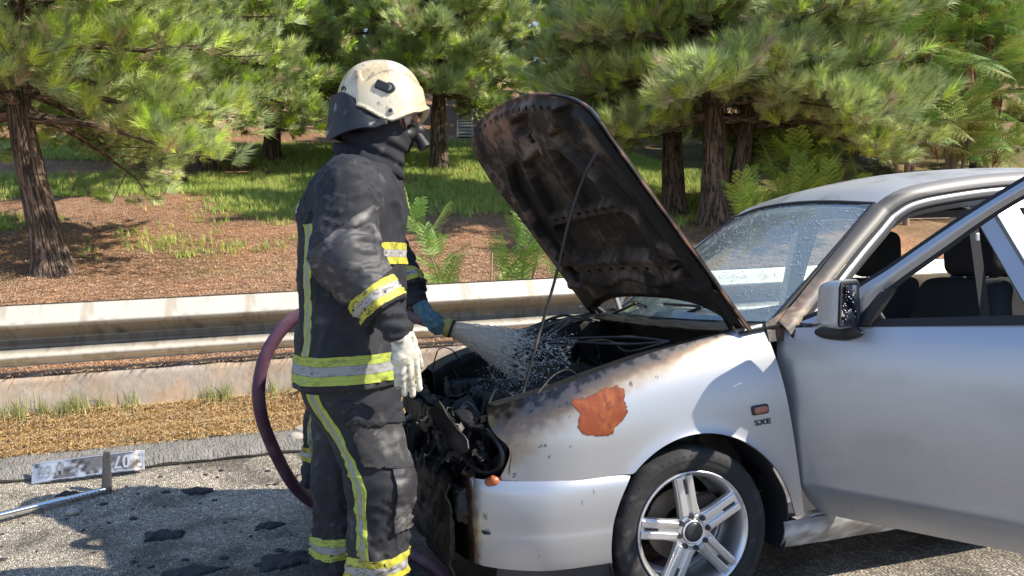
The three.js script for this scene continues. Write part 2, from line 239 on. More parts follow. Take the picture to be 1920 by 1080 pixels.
// pine straw and grass that nobody could count
function instanced(name, geo, mat, list, parent, colors) {
  const m = new THREE.InstancedMesh(geo, mat, list.length); m.name = parent ? name : numbered(name); list.forEach((x, i) => { m.setMatrixAt(i, x); if (colors) m.setColorAt(i, colors[i]); });
  m.castShadow = m.receiveShadow = true; m.userData.kind = 'stuff'; (parent || scene).add(m); return m;
}
const mtx = (p, q, s) => new THREE.Matrix4().compose(p, q, typeof s === 'number' ? V(s, s, s) : s);
const eul = (x, y, z) => new THREE.Quaternion().setFromEuler(new THREE.Euler(x, y, z, 'YXZ'));
{
  const r = rng(21), needles = []; // a loose pinch of straw, unit about 0.1 m
  for (let k = 0; k < 7; k++) { const a = r() * 6.28, l = 0.05 + 0.05 * r(), o = V((r() - 0.5) * 0.06, 0.003 + r() * 0.012, (r() - 0.5) * 0.06), d = V(Math.cos(a), (r() - 0.4) * 0.35, Math.sin(a)), s = V(-d.z, 0, d.x).multiplyScalar(0.0011); needles.push(grid(2, 1, (u, v) => o.clone().addScaledVector(d, l * (u - 0.3)).addScaledVector(V(0, 1, 0), -0.12 * l * (u - 0.5) ** 2 * 4).addScaledVector(s, v * 2 - 1))); }
  const straw = merge(needles), mStraw = std([1, 1, 1], 0.75, 0);
  const gold = [[0.70, 0.48, 0.20], [0.62, 0.40, 0.15], [0.76, 0.58, 0.30], [0.54, 0.34, 0.15], [0.78, 0.66, 0.44]], brown = [[0.70, 0.48, 0.32], [0.62, 0.41, 0.26], [0.74, 0.54, 0.38], [0.52, 0.34, 0.22], [0.78, 0.62, 0.47]];
  const put = (n, s0, s1, P0, P1, hy, pal, ok) => { const L = [], C = []; while (L.length < n) { const s = lerp(s0, s1, r()), P = lerp(P0, P1, r()); if (!ok(s, P)) { if (r() < 0.002) n--; continue; } L.push(mtx(road(s, P, hy(s, P) + 0.002), eul(0.15 * (r() - 0.5), r() * 6.28, 0.15 * (r() - 0.5)), hy === vergeY ? 0.5 + 0.5 * r() : 0.65 + 0.6 * r())); const c = pal[Math.floor(r() * pal.length)], k = 0.75 + 0.5 * r(); C.push(new THREE.Color().setRGB(c[0] * k, c[1] * k, c[2] * k)); } return [L, C]; };
  const [a, ac] = put(26000, -4.6, 2.4, 5.39, 5.65, vergeY, gold, (s, P) => fbm(s * 1.6, P * 3, 4.1) > -0.4 + 0.2 * sst(5.58, 5.66, P));
  tag(instanced('dry_straw', straw, mStraw, a, null, ac), 'golden dry pine straw littering the verge below the kerb wall', 'pine straw');
  const [b, bc] = put(3500, -4.6, 3, 5.66, 5.92, (s, P) => P < 5.845 ? 0.672 : hillH(s, P), brown, (s) => fbm(s * 2.2, 1, 4) > -0.15);
  const [c, cc] = put(42000, -7, 6, 5.82, 12.5, hillH, brown, (s, P) => r() > grassAt(s, P) * 0.9 && r() < sst(13.5, 7, P));
  tag(instanced('dry_straw', straw, mStraw, b.concat(c), null, bc.concat(cc)), 'rust brown pine needles covering the slope behind the guard rail', 'pine needles');
  // grass clumps
  const blades = []; for (let k = 0; k < 9; k++) { const an = r() * 6.28, h = 0.05 + 0.055 * r(), lean = 0.02 + 0.045 * r(), o = V((r() - 0.5) * 0.05, 0, (r() - 0.5) * 0.05), w = V(-Math.sin(an), 0, Math.cos(an)); blades.push(grid(1, 2, (u, v) => o.clone().add(V(Math.cos(an) * lean * v * v, h * v, Math.sin(an) * lean * v * v)).addScaledVector(w, (u - 0.5) * 0.006 * (1 - v * 0.85)))); }
  const blade = merge(blades), mGrass = std([1, 1, 1], 0.6, 0, { transmission: 0.25, thickness: 0 });
  const L = [], C = []; let tries = 0;
  while (L.length < 62000 && tries++ < 600000) { const s = lerp(-9, 8, r()), P = lerp(8.8, 20.8, r()); if (r() > Math.pow(grassAt(s, P), 1.3)) continue; const k = 0.7 + 0.6 * r(), y = r() < 0.42; L.push(mtx(road(s, P, hillH(s, P)), eul(0.2 * (r() - 0.5), r() * 6.28, 0.2 * (r() - 0.5)), 0.6 + 0.6 * r())); C.push(new THREE.Color().setRGB((y ? 0.52 : 0.32) * k, (y ? 0.53 : 0.47) * k, (y ? 0.14 : 0.085) * k)); }
  tag(instanced('grass', blade, mGrass, L, null, C), 'short green park grass growing on the slope among the pines', 'grass');
  const W = [], WC = [];
  for (let k = 0; k < 420; k++) { const s = lerp(-3.2, 1.1, r()), P = 5.6 + 0.035 * r(); if (fbm(s * 2.6, 0.4, 9) < -0.02 + 0.2 * r()) continue; W.push(mtx(road(s, P, vergeY(s, P) - 0.005), eul(0.3 * (r() - 0.5), r() * 6.28, 0.3 * (r() - 0.5)), V(0.9, 0.8 + 1.0 * r(), 0.9))); const k2 = 0.8 + 0.4 * r(); WC.push(new THREE.Color().setRGB(0.34 * k2, 0.36 * k2, 0.14 * k2)); }
  for (let k = 0; k < 26; k++) { W.push(mtx(road(-0.98 + 0.09 * (r() - 0.5), 5.41, 0.2), eul(0, r() * 6.28, 0), 0.7)); WC.push(new THREE.Color().setRGB(0.16, 0.2, 0.06)); }
  tag(instanced('grass', blade, mGrass, W, null, WC), 'thin weeds sprouting at the foot of the concrete kerb wall', 'weeds');
}
// ---------- guard rail ----------
{
  const galv = std([1, 1, 1], 0.5, 0.2, { vertexColors: true, map: tex(512, 256, (x, y) => { const v = 0.56 + 0.12 * (f8(x * 3, y) - 0.5) + 0.1 * (f16(x * 9, y * 2) - 0.5), d = sst(0.52, 0.7, f8(x * 5, y * 0.6)); return mix3([v * 1.02, v * 0.93, v * 0.78], [0.36, 0.29, 0.2], d * 0.6); }), roughnessMap: tex(256, 128, (x, y) => 0.7 + 0.5 * f8(x, y), false) });
  const R = thing('guard_rail', 'long galvanised corrugated guard rail on posts behind the car', 'guard rail', V(0, 0, 0));
  const prof = [[0.012, 0], [0, 0.0], [0.065, 0.2], [0.106, 0.3], [0.109, 0.34], [0.09, 0.4], [0.014, 0.54], [0.008, 0.57], [0.008, 0.70], [0.014, 0.735], [0.085, 0.80], [0.104, 0.83], [0.104, 0.89], [0.06, 0.955], [0.03, 1.0], [0.04, 1.01]];
  const yTop = 1.128, hgt = 0.388;
  const holes = [-2.08 , 1.42];
  const beam = (s0, s1, off) => {
    const parts = [], P = (s, k, dd) => { const [d, y] = prof[k]; return road(s, 5.70 - d - off + dd, yTop - y * hgt); };
    const n = Math.round((s1 - s0) / 0.06);
    const strip = (k0, k1, dd) => grid(n, k1 - k0, (a, b) => P(lerp(s0, s1, a), k0 + Math.round(b * (k1 - k0)), dd), (a, b) => [lerp(s0, s1, a) / 2.5, (k0 + b * (k1 - k0)) / 15]);
    for (const dd of [0, 0.004]) {
      parts.push(strip(0, 7, dd), strip(8, 15, dd));
      const sh = new THREE.Shape(); const y0 = yTop - prof[7][1] * hgt, y1 = yTop - prof[8][1] * hgt; sh.moveTo(s0, y1); sh.lineTo(s1, y1); sh.lineTo(s1, y0); sh.lineTo(s0, y0);
      for (const h of holes) if (h > s0 && h < s1) { const q = new THREE.Path(), yc = (y0 + y1) / 2 + 0.006, r = 0.011, l = 0.026; q.moveTo(h - l, yc - r); q.lineTo(h + l, yc - r); q.absarc(h + l, yc, r, -Math.PI / 2, Math.PI / 2, false); q.lineTo(h - l, yc + r); q.absarc(h - l, yc, r, Math.PI / 2, Math.PI * 1.5, false); sh.holes.push(q); }
      const g = new THREE.ShapeGeometry(sh, 8), p = g.attributes.position, u = g.attributes.uv; for (let i = 0; i < p.count; i++) { const w = road(p.getX(i), 5.70 - 0.008 - off + dd, p.getY(i)); u.setXY(i, p.getX(i) / 2.5, 0.5); p.setXYZ(i, w.x, w.y, w.z); } g.computeVertexNormals(); parts.push(g);
    }
    parts.push(grid(1, 15, (a, b) => P(s1, Math.round(b * 15), a * 0.004)));
    const rg = merge(parts); return vcol(rg, (x, y, z) => { const f = (yTop - y) / hgt, s = rsx * x + rsz * z, shadeDrip = fbm(s * 9, y * 5, 2, 4) + 0.6 * fbm(s * 34, y * 9, 5, 3), d = sst(0.335, 0.37, f + 0.03 * shadeDrip) * sst(0.80, 0.76, f + 0.02 * shadeDrip), br = sst(0.62, 0.42, f + 0.35 * shadeDrip); const g2 = mix3([0.34, 0.35, 0.36], [0.36, 0.31, 0.25], br); return mix3([1, 1, 1], mix3(g2, [0.14, 0.12, 0.1], sst(0.12, 0.4, shadeDrip)), d); });  // valley faces darkened in the colour as painted shade, with brown dirt drips
  };
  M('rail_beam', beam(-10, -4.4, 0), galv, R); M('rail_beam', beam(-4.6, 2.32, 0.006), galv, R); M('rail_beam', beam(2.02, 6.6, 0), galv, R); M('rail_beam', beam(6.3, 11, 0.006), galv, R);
  const galvP = std([0.5, 0.48, 0.44], 0.5, 0.3); const post = (s) => merge(new THREE.BoxGeometry(0.006, 1.0, 0.1).translate(0, 0, 0), new THREE.BoxGeometry(0.05, 1.0, 0.006).translate(0.028, 0, 0.053), new THREE.BoxGeometry(0.05, 1.0, 0.006).translate(0.028, 0, -0.053)).rotateY(RB).translate(...road(s, 5.772, 0.6).toArray());
  for (const s of [-8.4, -4.5, -3.3, 2.2, 4.2, 6.4, 8.5]) { M('post', post(s), galvP, R); for (const y of [0.93, 0.9]) M('bolt', new THREE.SphereGeometry(0.012, 8, 6).translate(...road(s + 0.03 * (y > 0.91 ? 1 : -1), 5.70 - 0.015, y).toArray()), galvP, R); }
}

// ---------- trees and shrubs ----------
const barkTex = tex(256, 512, (x, y) => { const r = Math.abs(f8(x * 2, y * 0.6) - 0.5) * 2, c = sst(0.02, 0.22, r), v = (0.6 + 0.8 * f16(x * 3, y * 2)); return mix3([0.035 * v, 0.025 * v, 0.02 * v], [0.2 * v, 0.14 * v, 0.105 * v], c); });
const barkBump = tex(256, 512, (x, y) => { const r = Math.abs(f8(x * 2, y * 0.6) - 0.5) * 2; return sst(0.0, 0.3, r) * (0.7 + 0.3 * f16(x * 3, y * 2)); }, false);
const mBark = std([1, 1, 1], 0.95, 0, { map: barkTex, bumpMap: barkBump, bumpScale: 0.03 });
const mTwig = std([0.16, 0.11, 0.08], 0.9);
function tuft(seed, n, L, wid) { // a shoot with its needles, along +y
  const r = rng(seed), pos = [], nrm = [], uv = [];
  for (let k = 0; k < n; k++) {
    const y = L * (0.1 + 0.9 * Math.pow(r(), 0.8)), a = r() * 6.28, e = (0.35 + 0.75 * r()) * (1 - 0.45 * y / L), l = L * (0.55 + 0.3 * r());
    const d = V(Math.cos(a) * Math.sin(e), Math.cos(e), Math.sin(a) * Math.sin(e)), s = V(Math.cos(a + 1.57), (r() - 0.5), Math.sin(a + 1.57)).cross(d).normalize().multiplyScalar(wid), o = V(0, y * 0.8, 0);
    const t = o.clone().addScaledVector(d, l), nn = s.clone().cross(d).normalize();
    for (const q of [o.clone().sub(s), o.clone().add(s), t]) { pos.push(q.x, q.y, q.z); nrm.push(nn.x, nn.y, nn.z); uv.push(0, 0); }
  }
  const g = new THREE.BufferGeometry(); g.setAttribute('position', new THREE.Float32BufferAttribute(pos, 3)); g.setAttribute('normal', new THREE.Float32BufferAttribute(nrm, 3)); g.setAttribute('uv', new THREE.Float32BufferAttribute(uv, 2)); return g;
}
const tuftNear = tuft(5, 90, 0.15, 0.0022), tuftFar = tuft(6, 64, 0.175, 0.0042);
const mNeedle = std([1, 1, 1], 0.55, 0, { transmission: 0.42, thickness: 0 });
// bx, by, bz base of the trunk; R crown radius; y0 crown bottom above base; Ht height
function pine(label, o) {
  const r = rng(o.seed), base = V(...o.base), t = thing('pine_tree', label, 'tree', base, 0, 'pines in the roadside park'), near = !!o.near;
  const H = o.H, lean = V(...(o.lean || [0, 0, 0])), trunkAt = (y) => V(lean.x * Math.min(y, 1.3 + 0.2 * y) + 0.05 * Math.sin(y * 1.3 + o.seed), y, lean.z * y + 0.05 * Math.cos(y * 1.1 + o.seed));
  const tr = (y) => o.r * (1 - 0.85 * y / H) * (1 + 0.45 * Math.exp(-Math.max(y, 0) * 6));
  const rings = 40;
  M('trunk', merge([0].map(() => grid(18, rings, (a, b) => { const y = lerp(-0.3, H * 0.97, b), th = a * 6.2832, q = tr(y) * (1 + 0.1 * N3(Math.cos(th) * 2, y * 2, Math.sin(th) * 2 + o.seed) + 0.05 * N3(Math.cos(th) * 7, y * 4, Math.sin(th) * 7)); return trunkAt(y).add(V(Math.cos(th) * q, 0, Math.sin(th) * q)); }, (a, b) => [a * 2, b * H / 1.1]))), mBark, t);
  const limbs = [], twigs = [], L = [], C = [], nl = o.limbs || 30, q = new THREE.Quaternion(), up = V(0, 1, 0);
  const bright = o.bright ?? 0.25;
  const addTuft = (p, d, s) => { q.setFromUnitVectors(up, d.clone().normalize()); L.push(mtx(p, q.clone().multiply(eul(0, r() * 6.28, 0)), s * (0.75 + 0.55 * r()))); };
  const tint = (n, fresh) => { while (C.length < n) { const k = 0.75 + 0.5 * r(), z = r(); const c = z < fresh ? [0.66, 0.78, 0.15] : z < fresh + 0.07 ? [0.66, 0.55, 0.36] : z < 0.7 ? [0.57, 0.63, 0.26] : [0.42, 0.50, 0.23], w = 0.16 * r(); C.push(new THREE.Color().setRGB(c[0] * k * (1 - 0.32 * w), c[1] * k, c[2] * k * (1 + 0.75 * w))); } };
  for (let i = 0; i < nl; i++) {
    const f = (i + 0.5) / nl, y = lerp(o.y0 + 0.2, H * 0.98, f), g = (y - o.y0) / (H - o.y0);
    const len = o.R * (0.35 + 0.65 * Math.sin(Math.PI * clamp(0.22 + 0.78 * g))) * (0.75 + 0.4 * r()), an = i * 2.4 + r() * 0.7;
    const out = V(Math.cos(an), 0, Math.sin(an)), rise = lerp(-0.12, 0.75, g) + 0.2 * (r() - 0.5), p0 = trunkAt(y), pt = (u) => p0.clone().addScaledVector(out, len * u).add(V(0, len * (rise * u + (g < 0.45 ? -0.22 * u * u : 0.12 * u * u)), 0)).add(V(0.1 * N3(u * 3, i, 1), 0.1 * N3(u * 3, i, 2), 0.1 * N3(u * 3, i, 3)));
    limbs.push(taper([0, 0.3, 0.6, 1].map(pt), Math.min(0.055, tr(y) * 0.55) + 0.008, 0.007, 8, 5));
    const nt = Math.round(1.35 * (o.twigs || 9) * clamp(len / o.R, 0.5, 1.1));
    const fresh = r() < 0.5 ? bright : bright * 0.25;
    for (let k = 0; k < nt; k++) {
      const u = 0.10 + 0.90 * Math.sqrt((k + r()) / nt), pa = pt(u), dirL = pt(Math.min(1, u + 0.05)).sub(pt(u - 0.05)).normalize(), side = (k % 2 ? 1 : -1) * (0.5 + 0.7 * r());
      const d = dirL.clone().applyAxisAngle(up, side * (u > 0.95 ? 0.2 : 1)).add(V(0, 0.25 + 0.6 * (r() - 0.45), 0)).normalize(), tl = (0.32 + 0.5 * r()) * (1.15 - 0.4 * u) * (o.R > 1.7 ? 1.15 : 1);
      const tp = (w) => pa.clone().addScaledVector(d, tl * w).add(V(0, 0.16 * tl * w * w * (g > 0.3 ? 1 : -0.5), 0));
      twigs.push(taper([tp(0), tp(0.5), tp(1)], 0.009, 0.003, 3, 4));
      const m = Math.round((o.m || 7) * 1.6 + 2);
      for (let w = 0; w < m; w++) { const z = w === m - 1 ? 1 : 0.15 + 0.85 * (w + r()) / m, p = tp(z), td = d.clone().applyAxisAngle(up, (z === 1 ? 0.2 : 1.2) * (r() - 0.5) * 2).add(V(0.5 * (r() - 0.5), 0.3 + 0.75 * r(), 0.5 * (r() - 0.5))); if (z < 1) p.add(V(0.16 * (r() - 0.5), 0.22 * (r() - 0.45), 0.16 * (r() - 0.5))); addTuft(p, td, 1.12 * (o.ts || 1)); tint(L.length, fresh * (0.4 + z)); }
    }
    // a few bare dead twigs on the lower limbs
    if (g < 0.4) for (let k = 0; k < 3; k++) { const pa = pt(0.2 + 0.6 * r()), d = V(out.x + r() - 0.5, -0.2 + 0.5 * (r() - 0.6), out.z + r() - 0.5).multiplyScalar(0.35 + 0.3 * r()); twigs.push(taper([pa, pa.clone().addScaledVector(d, 0.5).add(V(0, 0.03, 0)), pa.clone().add(d)], 0.006, 0.002, 3, 4)); }
  }
  M('limb', merge(limbs), mBark, t); const tw = M('twig', merge(twigs), mTwig, t); tw.userData.kind = 'stuff';
  instanced('crown', near ? tuftNear : tuftFar, mNeedle, L, t, C);
  return t;
}
const hill = (s, P) => { const p = road(s, P); p.y = hillH(s, P) - 0.05; return p.toArray(); };
const at3 = (x, z) => { const s = rsx * x + rsz * z, P = rsz * x - rsx * z; return [x, hillH(s, P) - 0.04, z]; };
pine('near pine with thick leaning trunk at the left edge of the view', { base: at3(-4.36, -7.48), r: 0.155, H: 4.3, y0: 1.3, R: 1.8, lean: [-0.10, 0, 0.0], seed: 3, near: 1, limbs: 64, twigs: 11, m: 7, bright: 0.42 });
pine('leafy pine spreading low right behind the leaning near pine', { base: at3(-5.35, -12.6), r: 0.17, H: 4.7, y0: 1.15, R: 2.1, seed: 8, limbs: 40, twigs: 11, m: 7, ts: 1.15, bright: 0.34 });
pine('pine with drooping lower boughs and a short visible trunk', { base: at3(-5.5, -14.6), r: 0.16, H: 4.9, y0: 1.05, R: 2.0, seed: 12, limbs: 38, twigs: 11, m: 7, ts: 1.2, bright: 0.3 });
pine('bright yellow green pine with slanting dark trunk left of the helmet', { base: at3(-4.62, -15.8), r: 0.17, H: 5.2, y0: 1.3, R: 1.95, lean: [0.06, 0, 0], seed: 17, limbs: 42, twigs: 11, m: 7, ts: 1.2, bright: 0.4 });
pine('pale grey green pine standing right of the helmet', { base: at3(-1.25, -15.2), r: 0.17, H: 5.2, y0: 1.2, R: 1.4, lean: [0.03, 0, 0], seed: 23, limbs: 44, twigs: 11, m: 7, ts: 1.15, bright: 0.2 });
pine('distant slim pine just left of the raised bonnet tip', { base: at3(-0.45, -23.5), r: 0.2, H: 6.6, y0: 1.6, R: 1.7, seed: 29, limbs: 36, twigs: 9, m: 6, ts: 1.4, bright: 0.05 });
pine('big dark pine with upright trunk behind the raised bonnet', { base: at3(2.78, -10.7), r: 0.2, H: 4.7, y0: 1.2, R: 2.2, seed: 31, near: 1, limbs: 50, twigs: 12, m: 8, ts: 1.25, bright: 0.16 });
pine('leaning pine forking off beside the big dark pine', { base: at3(3.05, -10.9), r: 0.15, H: 4.4, y0: 1.15, R: 2.0, lean: [0.16, 0, 0.02], seed: 37, near: 1, limbs: 40, twigs: 11, m: 7, ts: 1.25, bright: 0.4 });
pine('pine with reddish trunk left of the big dark pine', { base: at3(2.5, -11.8), r: 0.18, H: 4.6, y0: 1.3, R: 1.7, lean: [0.05, 0, -0.03], seed: 41, limbs: 36, twigs: 10, m: 7, ts: 1.2, bright: 0.1 });
pine('pine half hidden behind the bushes above the car roof', { base: at3(7.2, -16.5), r: 0.17, H: 5.4, y0: 0.6, R: 2.3, seed: 43, limbs: 42, twigs: 11, m: 7, ts: 1.25, bright: 0.2 });
pine('far pine at the right edge behind the pod trees', { base: at3(9.9, -16.5), r: 0.17, H: 5.4, y0: 0.6, R: 2.3, seed: 47, limbs: 40, twigs: 11, m: 7, ts: 1.3, bright: 0.2 });
const backRow = [[-13.5, -20, 'far left'], [-10.2, -23.5, 'second from left'], [-6.8, -25, 'behind the yellow green pine'], [-3.6, -23, 'behind the helmet'], [1.6, -21.5, 'behind the bonnet'], [5.6, -23, 'behind the forked pines'], [9.5, -25, 'right of the forked pines'], [13.5, -23.5, 'far right'], [7.6, -20.5, 'behind the pod trees'], [11.6, -20, 'right edge past the pod trees'], [3.6, -17.5, 'low behind the big dark pine'], [0.7, -27.5, 'farthest up the slope']];
backRow.forEach(([x, z, w], i) => pine('dim back row pine high on the slope, ' + w, { base: at3(x, z), r: 0.17, H: 6.4 + (i % 3) * 0.5, y0: 2.1, R: 2.2, seed: 60 + i, limbs: 34, twigs: 9, m: 6, ts: 1.5, bright: 0.12 }));
// feathery twice-pinnate leaves
function frond(seed, np, nl, L) { // along +y, spreading in x
  const r = rng(seed), g = [bar(V(0, 0, 0), V(0, L, 0), L * 0.006, 4, L * 0.003)];
  const pos = [], idx = [];
  for (let i = 0; i < np; i++) for (const sd of [-1, 1]) {
    const y = L * (0.18 + 0.82 * i / (np - 1)), pl = L * 0.46 * (1 - 0.35 * Math.abs(i / (np - 1) - 0.45)), a = 0.95 - 0.35 * i / np + 0.1 * r(), d = V(sd * Math.sin(a), Math.cos(a), 0), droop = 0.25 + 0.2 * r();
    const at = (u) => V(0, y, 0).addScaledVector(d, pl * u).add(V(0, 0, -droop * pl * u * u));
    for (let k = 0; k < nl; k++) for (const e of [-1, 1]) {
      const u = (k + 0.6) / nl, o = at(u), n = V(-d.y * sd * 1, d.x * sd, 0).multiplyScalar(e), ll = pl * 0.26 * Math.sin(Math.PI * (0.16 + 0.8 * u)), w = pl / nl * 0.62, t = o.clone().addScaledVector(n, ll).addScaledVector(d, ll * 0.45).add(V(0, 0, 0.1 * ll * (r() - 0.3)));
      const m = o.clone().lerp(t, 0.5), b = pos.length / 3;
      for (const p of [o, m.clone().addScaledVector(d, w * 0.6), t, m.clone().addScaledVector(d, -w * 0.6)]) pos.push(p.x, p.y, p.z); idx.push(b, b + 1, b + 2, b, b + 2, b + 3);
    }
  }
  const h = new THREE.BufferGeometry(); h.setAttribute('position', new THREE.Float32BufferAttribute(pos, 3)); h.setIndex(idx); h.computeVertexNormals(); g.push(h); return merge(g);
}
const fronds = [frond(1, 7, 9, 1), frond(2, 6, 10, 1), frond(3, 8, 9, 1)], mLeaf = std([0.28, 0.46, 0.08], 0.5, 0, { transmission: 0.35, thickness: 0 }), mLeaf2 = std([0.36, 0.52, 0.09], 0.5, 0, { transmission: 0.35, thickness: 0 }), mStem = std([0.28, 0.2, 0.12], 0.8);
function sapling(label, base, stems, mat, seed) {
  const r = rng(seed), t = thing('sapling', label, 'plant', base, 0, 'feathery saplings behind the guard rail'), sg = [];
  for (const [dx, dy, dz, n, L] of stems) {
    const P = (u) => V(dx * u + 0.03 * Math.sin(u * 5 + seed), dy * u, dz * u); sg.push(taper([P(0), P(0.35), P(0.7), P(1)], 0.011, 0.004, 8, 5));
    for (let k = 0; k < n; k++) { const u = 0.3 + 0.7 * (k + 0.5) / n, a = k * 2.4 + r() * 0.8, tilt = k === n - 1 ? 0.25 : 0.45 + 0.6 * r(), m = M('leaf', fronds[Math.floor(r() * 3)], mat, t); m.position.copy(P(u)); m.quaternion.setFromEuler(new THREE.Euler(0, a, 0)).multiply(eul(-tilt, 0, 0).multiply(eul(0, 0, 0))); m.rotateZ(0.3 * (r() - 0.5)); m.scale.setScalar(L * (0.75 + 0.5 * r())); }
  }
  M('stem', merge(sg), mStem, t); return t;
}
const hp = (s, P) => road(s, P, hillH(s, P) - 0.02);
sapling('tall feathery sapling leaning left beside the firefighter\'s chest', hp(1.3, 6.3), [[-0.3, 0.98, 0, 12, 0.26], [-0.12, 0.6, 0.1, 9, 0.24]], mLeaf, 5);
sapling('leafy green sapling behind the rail midway to the bonnet', hp(1.9, 6.25), [[0.02, 0.8, 0, 9, 0.31], [-0.22, 0.5, 0.05, 7, 0.27], [0.24, 1.0, 0.05, 8, 0.27]], mLeaf, 9);
sapling('low feathery sapling at the rail under the raised bonnet edge', hp(2.25, 6.2), [[0.05, 0.62, 0, 9, 0.31], [0.16, 0.45, 0.05, 9, 0.3]], mLeaf, 13);
sapling('bright lime green bush above the windscreen top', hp(6.5, 8.8), [[0, 1.05, 0, 16, 0.46], [-0.35, 0.6, 0.1, 12, 0.4], [0.4, 0.62, 0, 14, 0.42], [0.75, 0.55, 0.1, 12, 0.4], [-0.12, 0.72, 0.1, 10, 0.4]], mLeaf2, 17);
sapling('small pale sapling beside the forked trunks', hp(5.35, 8.3), [[0, 0.62, 0, 11, 0.32], [0.1, 0.4, 0, 7, 0.3]], mLeaf2, 19);
{ const b = hp(1.56, 6.1), t = thing('dead_stick', 'bare reddish stick with a side twig upright behind the rail', 'stick', b); M('stem', taper([V(0, 0, 0), V(0.01, 0.3, 0), V(0.035, 0.66, 0)], 0.011, 0.009, 6, 6), std([0.45, 0.24, 0.15], 0.8), t); M('side_twig', taper([V(0.014, 0.35, 0), V(0.04, 0.4, 0), V(0.042, 0.48, 0)], 0.007, 0.005, 6, 5), std([0.45, 0.24, 0.15], 0.8), t); }
// pod-bearing trees on the right
const podGeo = shell(2, 8, (a, b) => V((a - 0.5) * 0.022 * Math.sin(Math.PI * clamp(b * 0.9 + 0.08)), -0.2 * b, 0.012 * Math.sin(b * 5)), 0.003);
function podTree(label, base, stems, seed, nf, npod) {
  const r = rng(seed), t = thing('pod_tree', label, 'tree', base, 0, 'slender pod trees behind the car'), sg = [], L = [], C = [], mats = [std([0.30, 0.12, 0.06], 0.7), std([0.40, 0.2, 0.1], 0.7), std([0.22, 0.09, 0.05], 0.7)];
  stems.forEach(([dx, dy, dz, r0], si) => {
    const P = (u) => V(dx * (u + 0.25 * u * u) / 1.25, dy * u, dz * u).add(V(0.12 * N3(u * 2, si, seed), 0, 0.12 * N3(u * 2, si + 9, seed))); sg.push(taper([0, 0.25, 0.5, 0.75, 1].map(P), r0, r0 * 0.25, 14, 7));
    for (let k = 0; k < 11; k++) {
      const u = 0.22 + 0.78 * (k + r()) / 11, a = r() * 6.28, len = (0.5 + 0.6 * r()) * (1.1 - 0.5 * u), d = V(Math.cos(a), 0.25 + 0.3 * r(), Math.sin(a)).normalize(), B = (w) => P(u).addScaledVector(d, len * w).add(V(0, -0.18 * len * w * w, 0)); sg.push(taper([B(0), B(0.5), B(1)], 0.012, 0.004, 5, 5));
      for (let m = 0; m < nf; m++) { const w = 0.15 + 0.85 * (m + r()) / nf, fa = r() * 6.28; L.push(mtx(B(w), eul(0, fa, 0).multiply(eul(-(0.7 + 1.6 * r()), 0, 0.4 * (r() - 0.5))), 0.3 + 0.22 * r())); const kk = 0.75 + 0.5 * r(); C.push(new THREE.Color().setRGB((r() < 0.4 ? 0.42 : 0.28) * kk, 0.46 * kk, 0.11 * kk)); }
      if (k < npod) { const p = B(0.3 + 0.5 * r()), n = 7 + Math.floor(r() * 6); for (let m = 0; m < n; m++) { const q = M('seed_pod', podGeo, mats[m % 3], t); q.position.copy(p).add(V(0.09 * (r() - 0.5), -0.03 * r(), 0.09 * (r() - 0.5))); q.rotation.set(0.5 * (r() - 0.5), r() * 6.28, 0.5 * (r() - 0.5)); q.scale.setScalar(1.1 + 0.7 * r()); } }
    }
  });
  M('trunk', merge(sg), std([0.26, 0.2, 0.15], 0.85), t);
  instanced('crown', frond(4, 6, 7, 1), std([1, 1, 1], 0.5, 0, { transmission: 0.35, thickness: 0 }), L, t, C); return t;
}
podTree('slender multi-stemmed tree hung with brown seed pods above the car roof', hp(8.3, 9.0), [[-0.5, 4.2, 0.2, 0.035], [0.25, 4.8, 0, 0.045], [0.7, 4.0, 0.2, 0.035]], 71, 22, 9);
podTree('slender pod tree with pale curved stem at the right edge', hp(9.5, 9.4), [[0.55, 4.6, 0.1, 0.05], [-0.3, 4.2, -0.1, 0.035], [1.2, 4.2, 0.2, 0.035]], 73, 22, 9);
podTree('low pod tree filling the gap beside the forked pines', hp(7.5, 10.2), [[-0.3, 2.6, 0.1, 0.03], [0.5, 3.1, 0, 0.03]], 79, 20, 4);
// steps up the bank, far behind
{ const p = hp(4.72, 20.3), t = thing('step_ladder_path', 'pale narrow stairway climbing the bank behind the trees', 'stairs', p, RB), m = std([0.55, 0.5, 0.42], 0.9); const L = 1.25, ty = 0.82, dx = 0.34;
  for (let k = 0; k < 8; k++) M('step', rbox(0.34, 0.05, 0.14, 0.01, dx * (k / 7) , 0.06 + ty * k / 7, -L * k / 7), m, t);
  for (const sx of [-1, 1]) M('side_rail', bar(V(sx * 0.2, 0.02, 0.05), V(sx * 0.2 + dx, ty + 0.1, -L), 0.028, 6), m, t); }

// ---------- the burnt silver car (u to the rear, v up, w away from the camera side) ----------
const car = thing('burnt_car', 'silver hatchback with burnt front, raised bonnet and open driver door', 'car', V(0.572, 0, -2.623), RB);
const c3 = (u, v, w) => V(u, v, -w);
const paint = std([0.45, 0.46, 0.48], 0.36, 0.62, { clearcoat: 0.7, clearcoatRoughness: 0.12, vertexColors: true });
const paintPlain = std([0.45, 0.46, 0.48], 0.36, 0.62, { clearcoat: 0.7, clearcoatRoughness: 0.12 });
const soot = std([1, 1, 1], 0.55, 0, { vertexColors: true, bumpMap: tex(256, 256, (x, y) => f16(x * 3, y * 3), false), bumpScale: 0.0012 });
const rubber = std([0.016, 0.016, 0.018], 0.75), blackPl = std([0.02, 0.021, 0.024], 0.5), cloth = std([0.028, 0.029, 0.034], 0.95), trim = std([0.035, 0.036, 0.04], 0.8);
const glass = std([0.93, 0.97, 0.96], 0.03, 0, { transmission: 1, thickness: 0, ior: 1.5 });
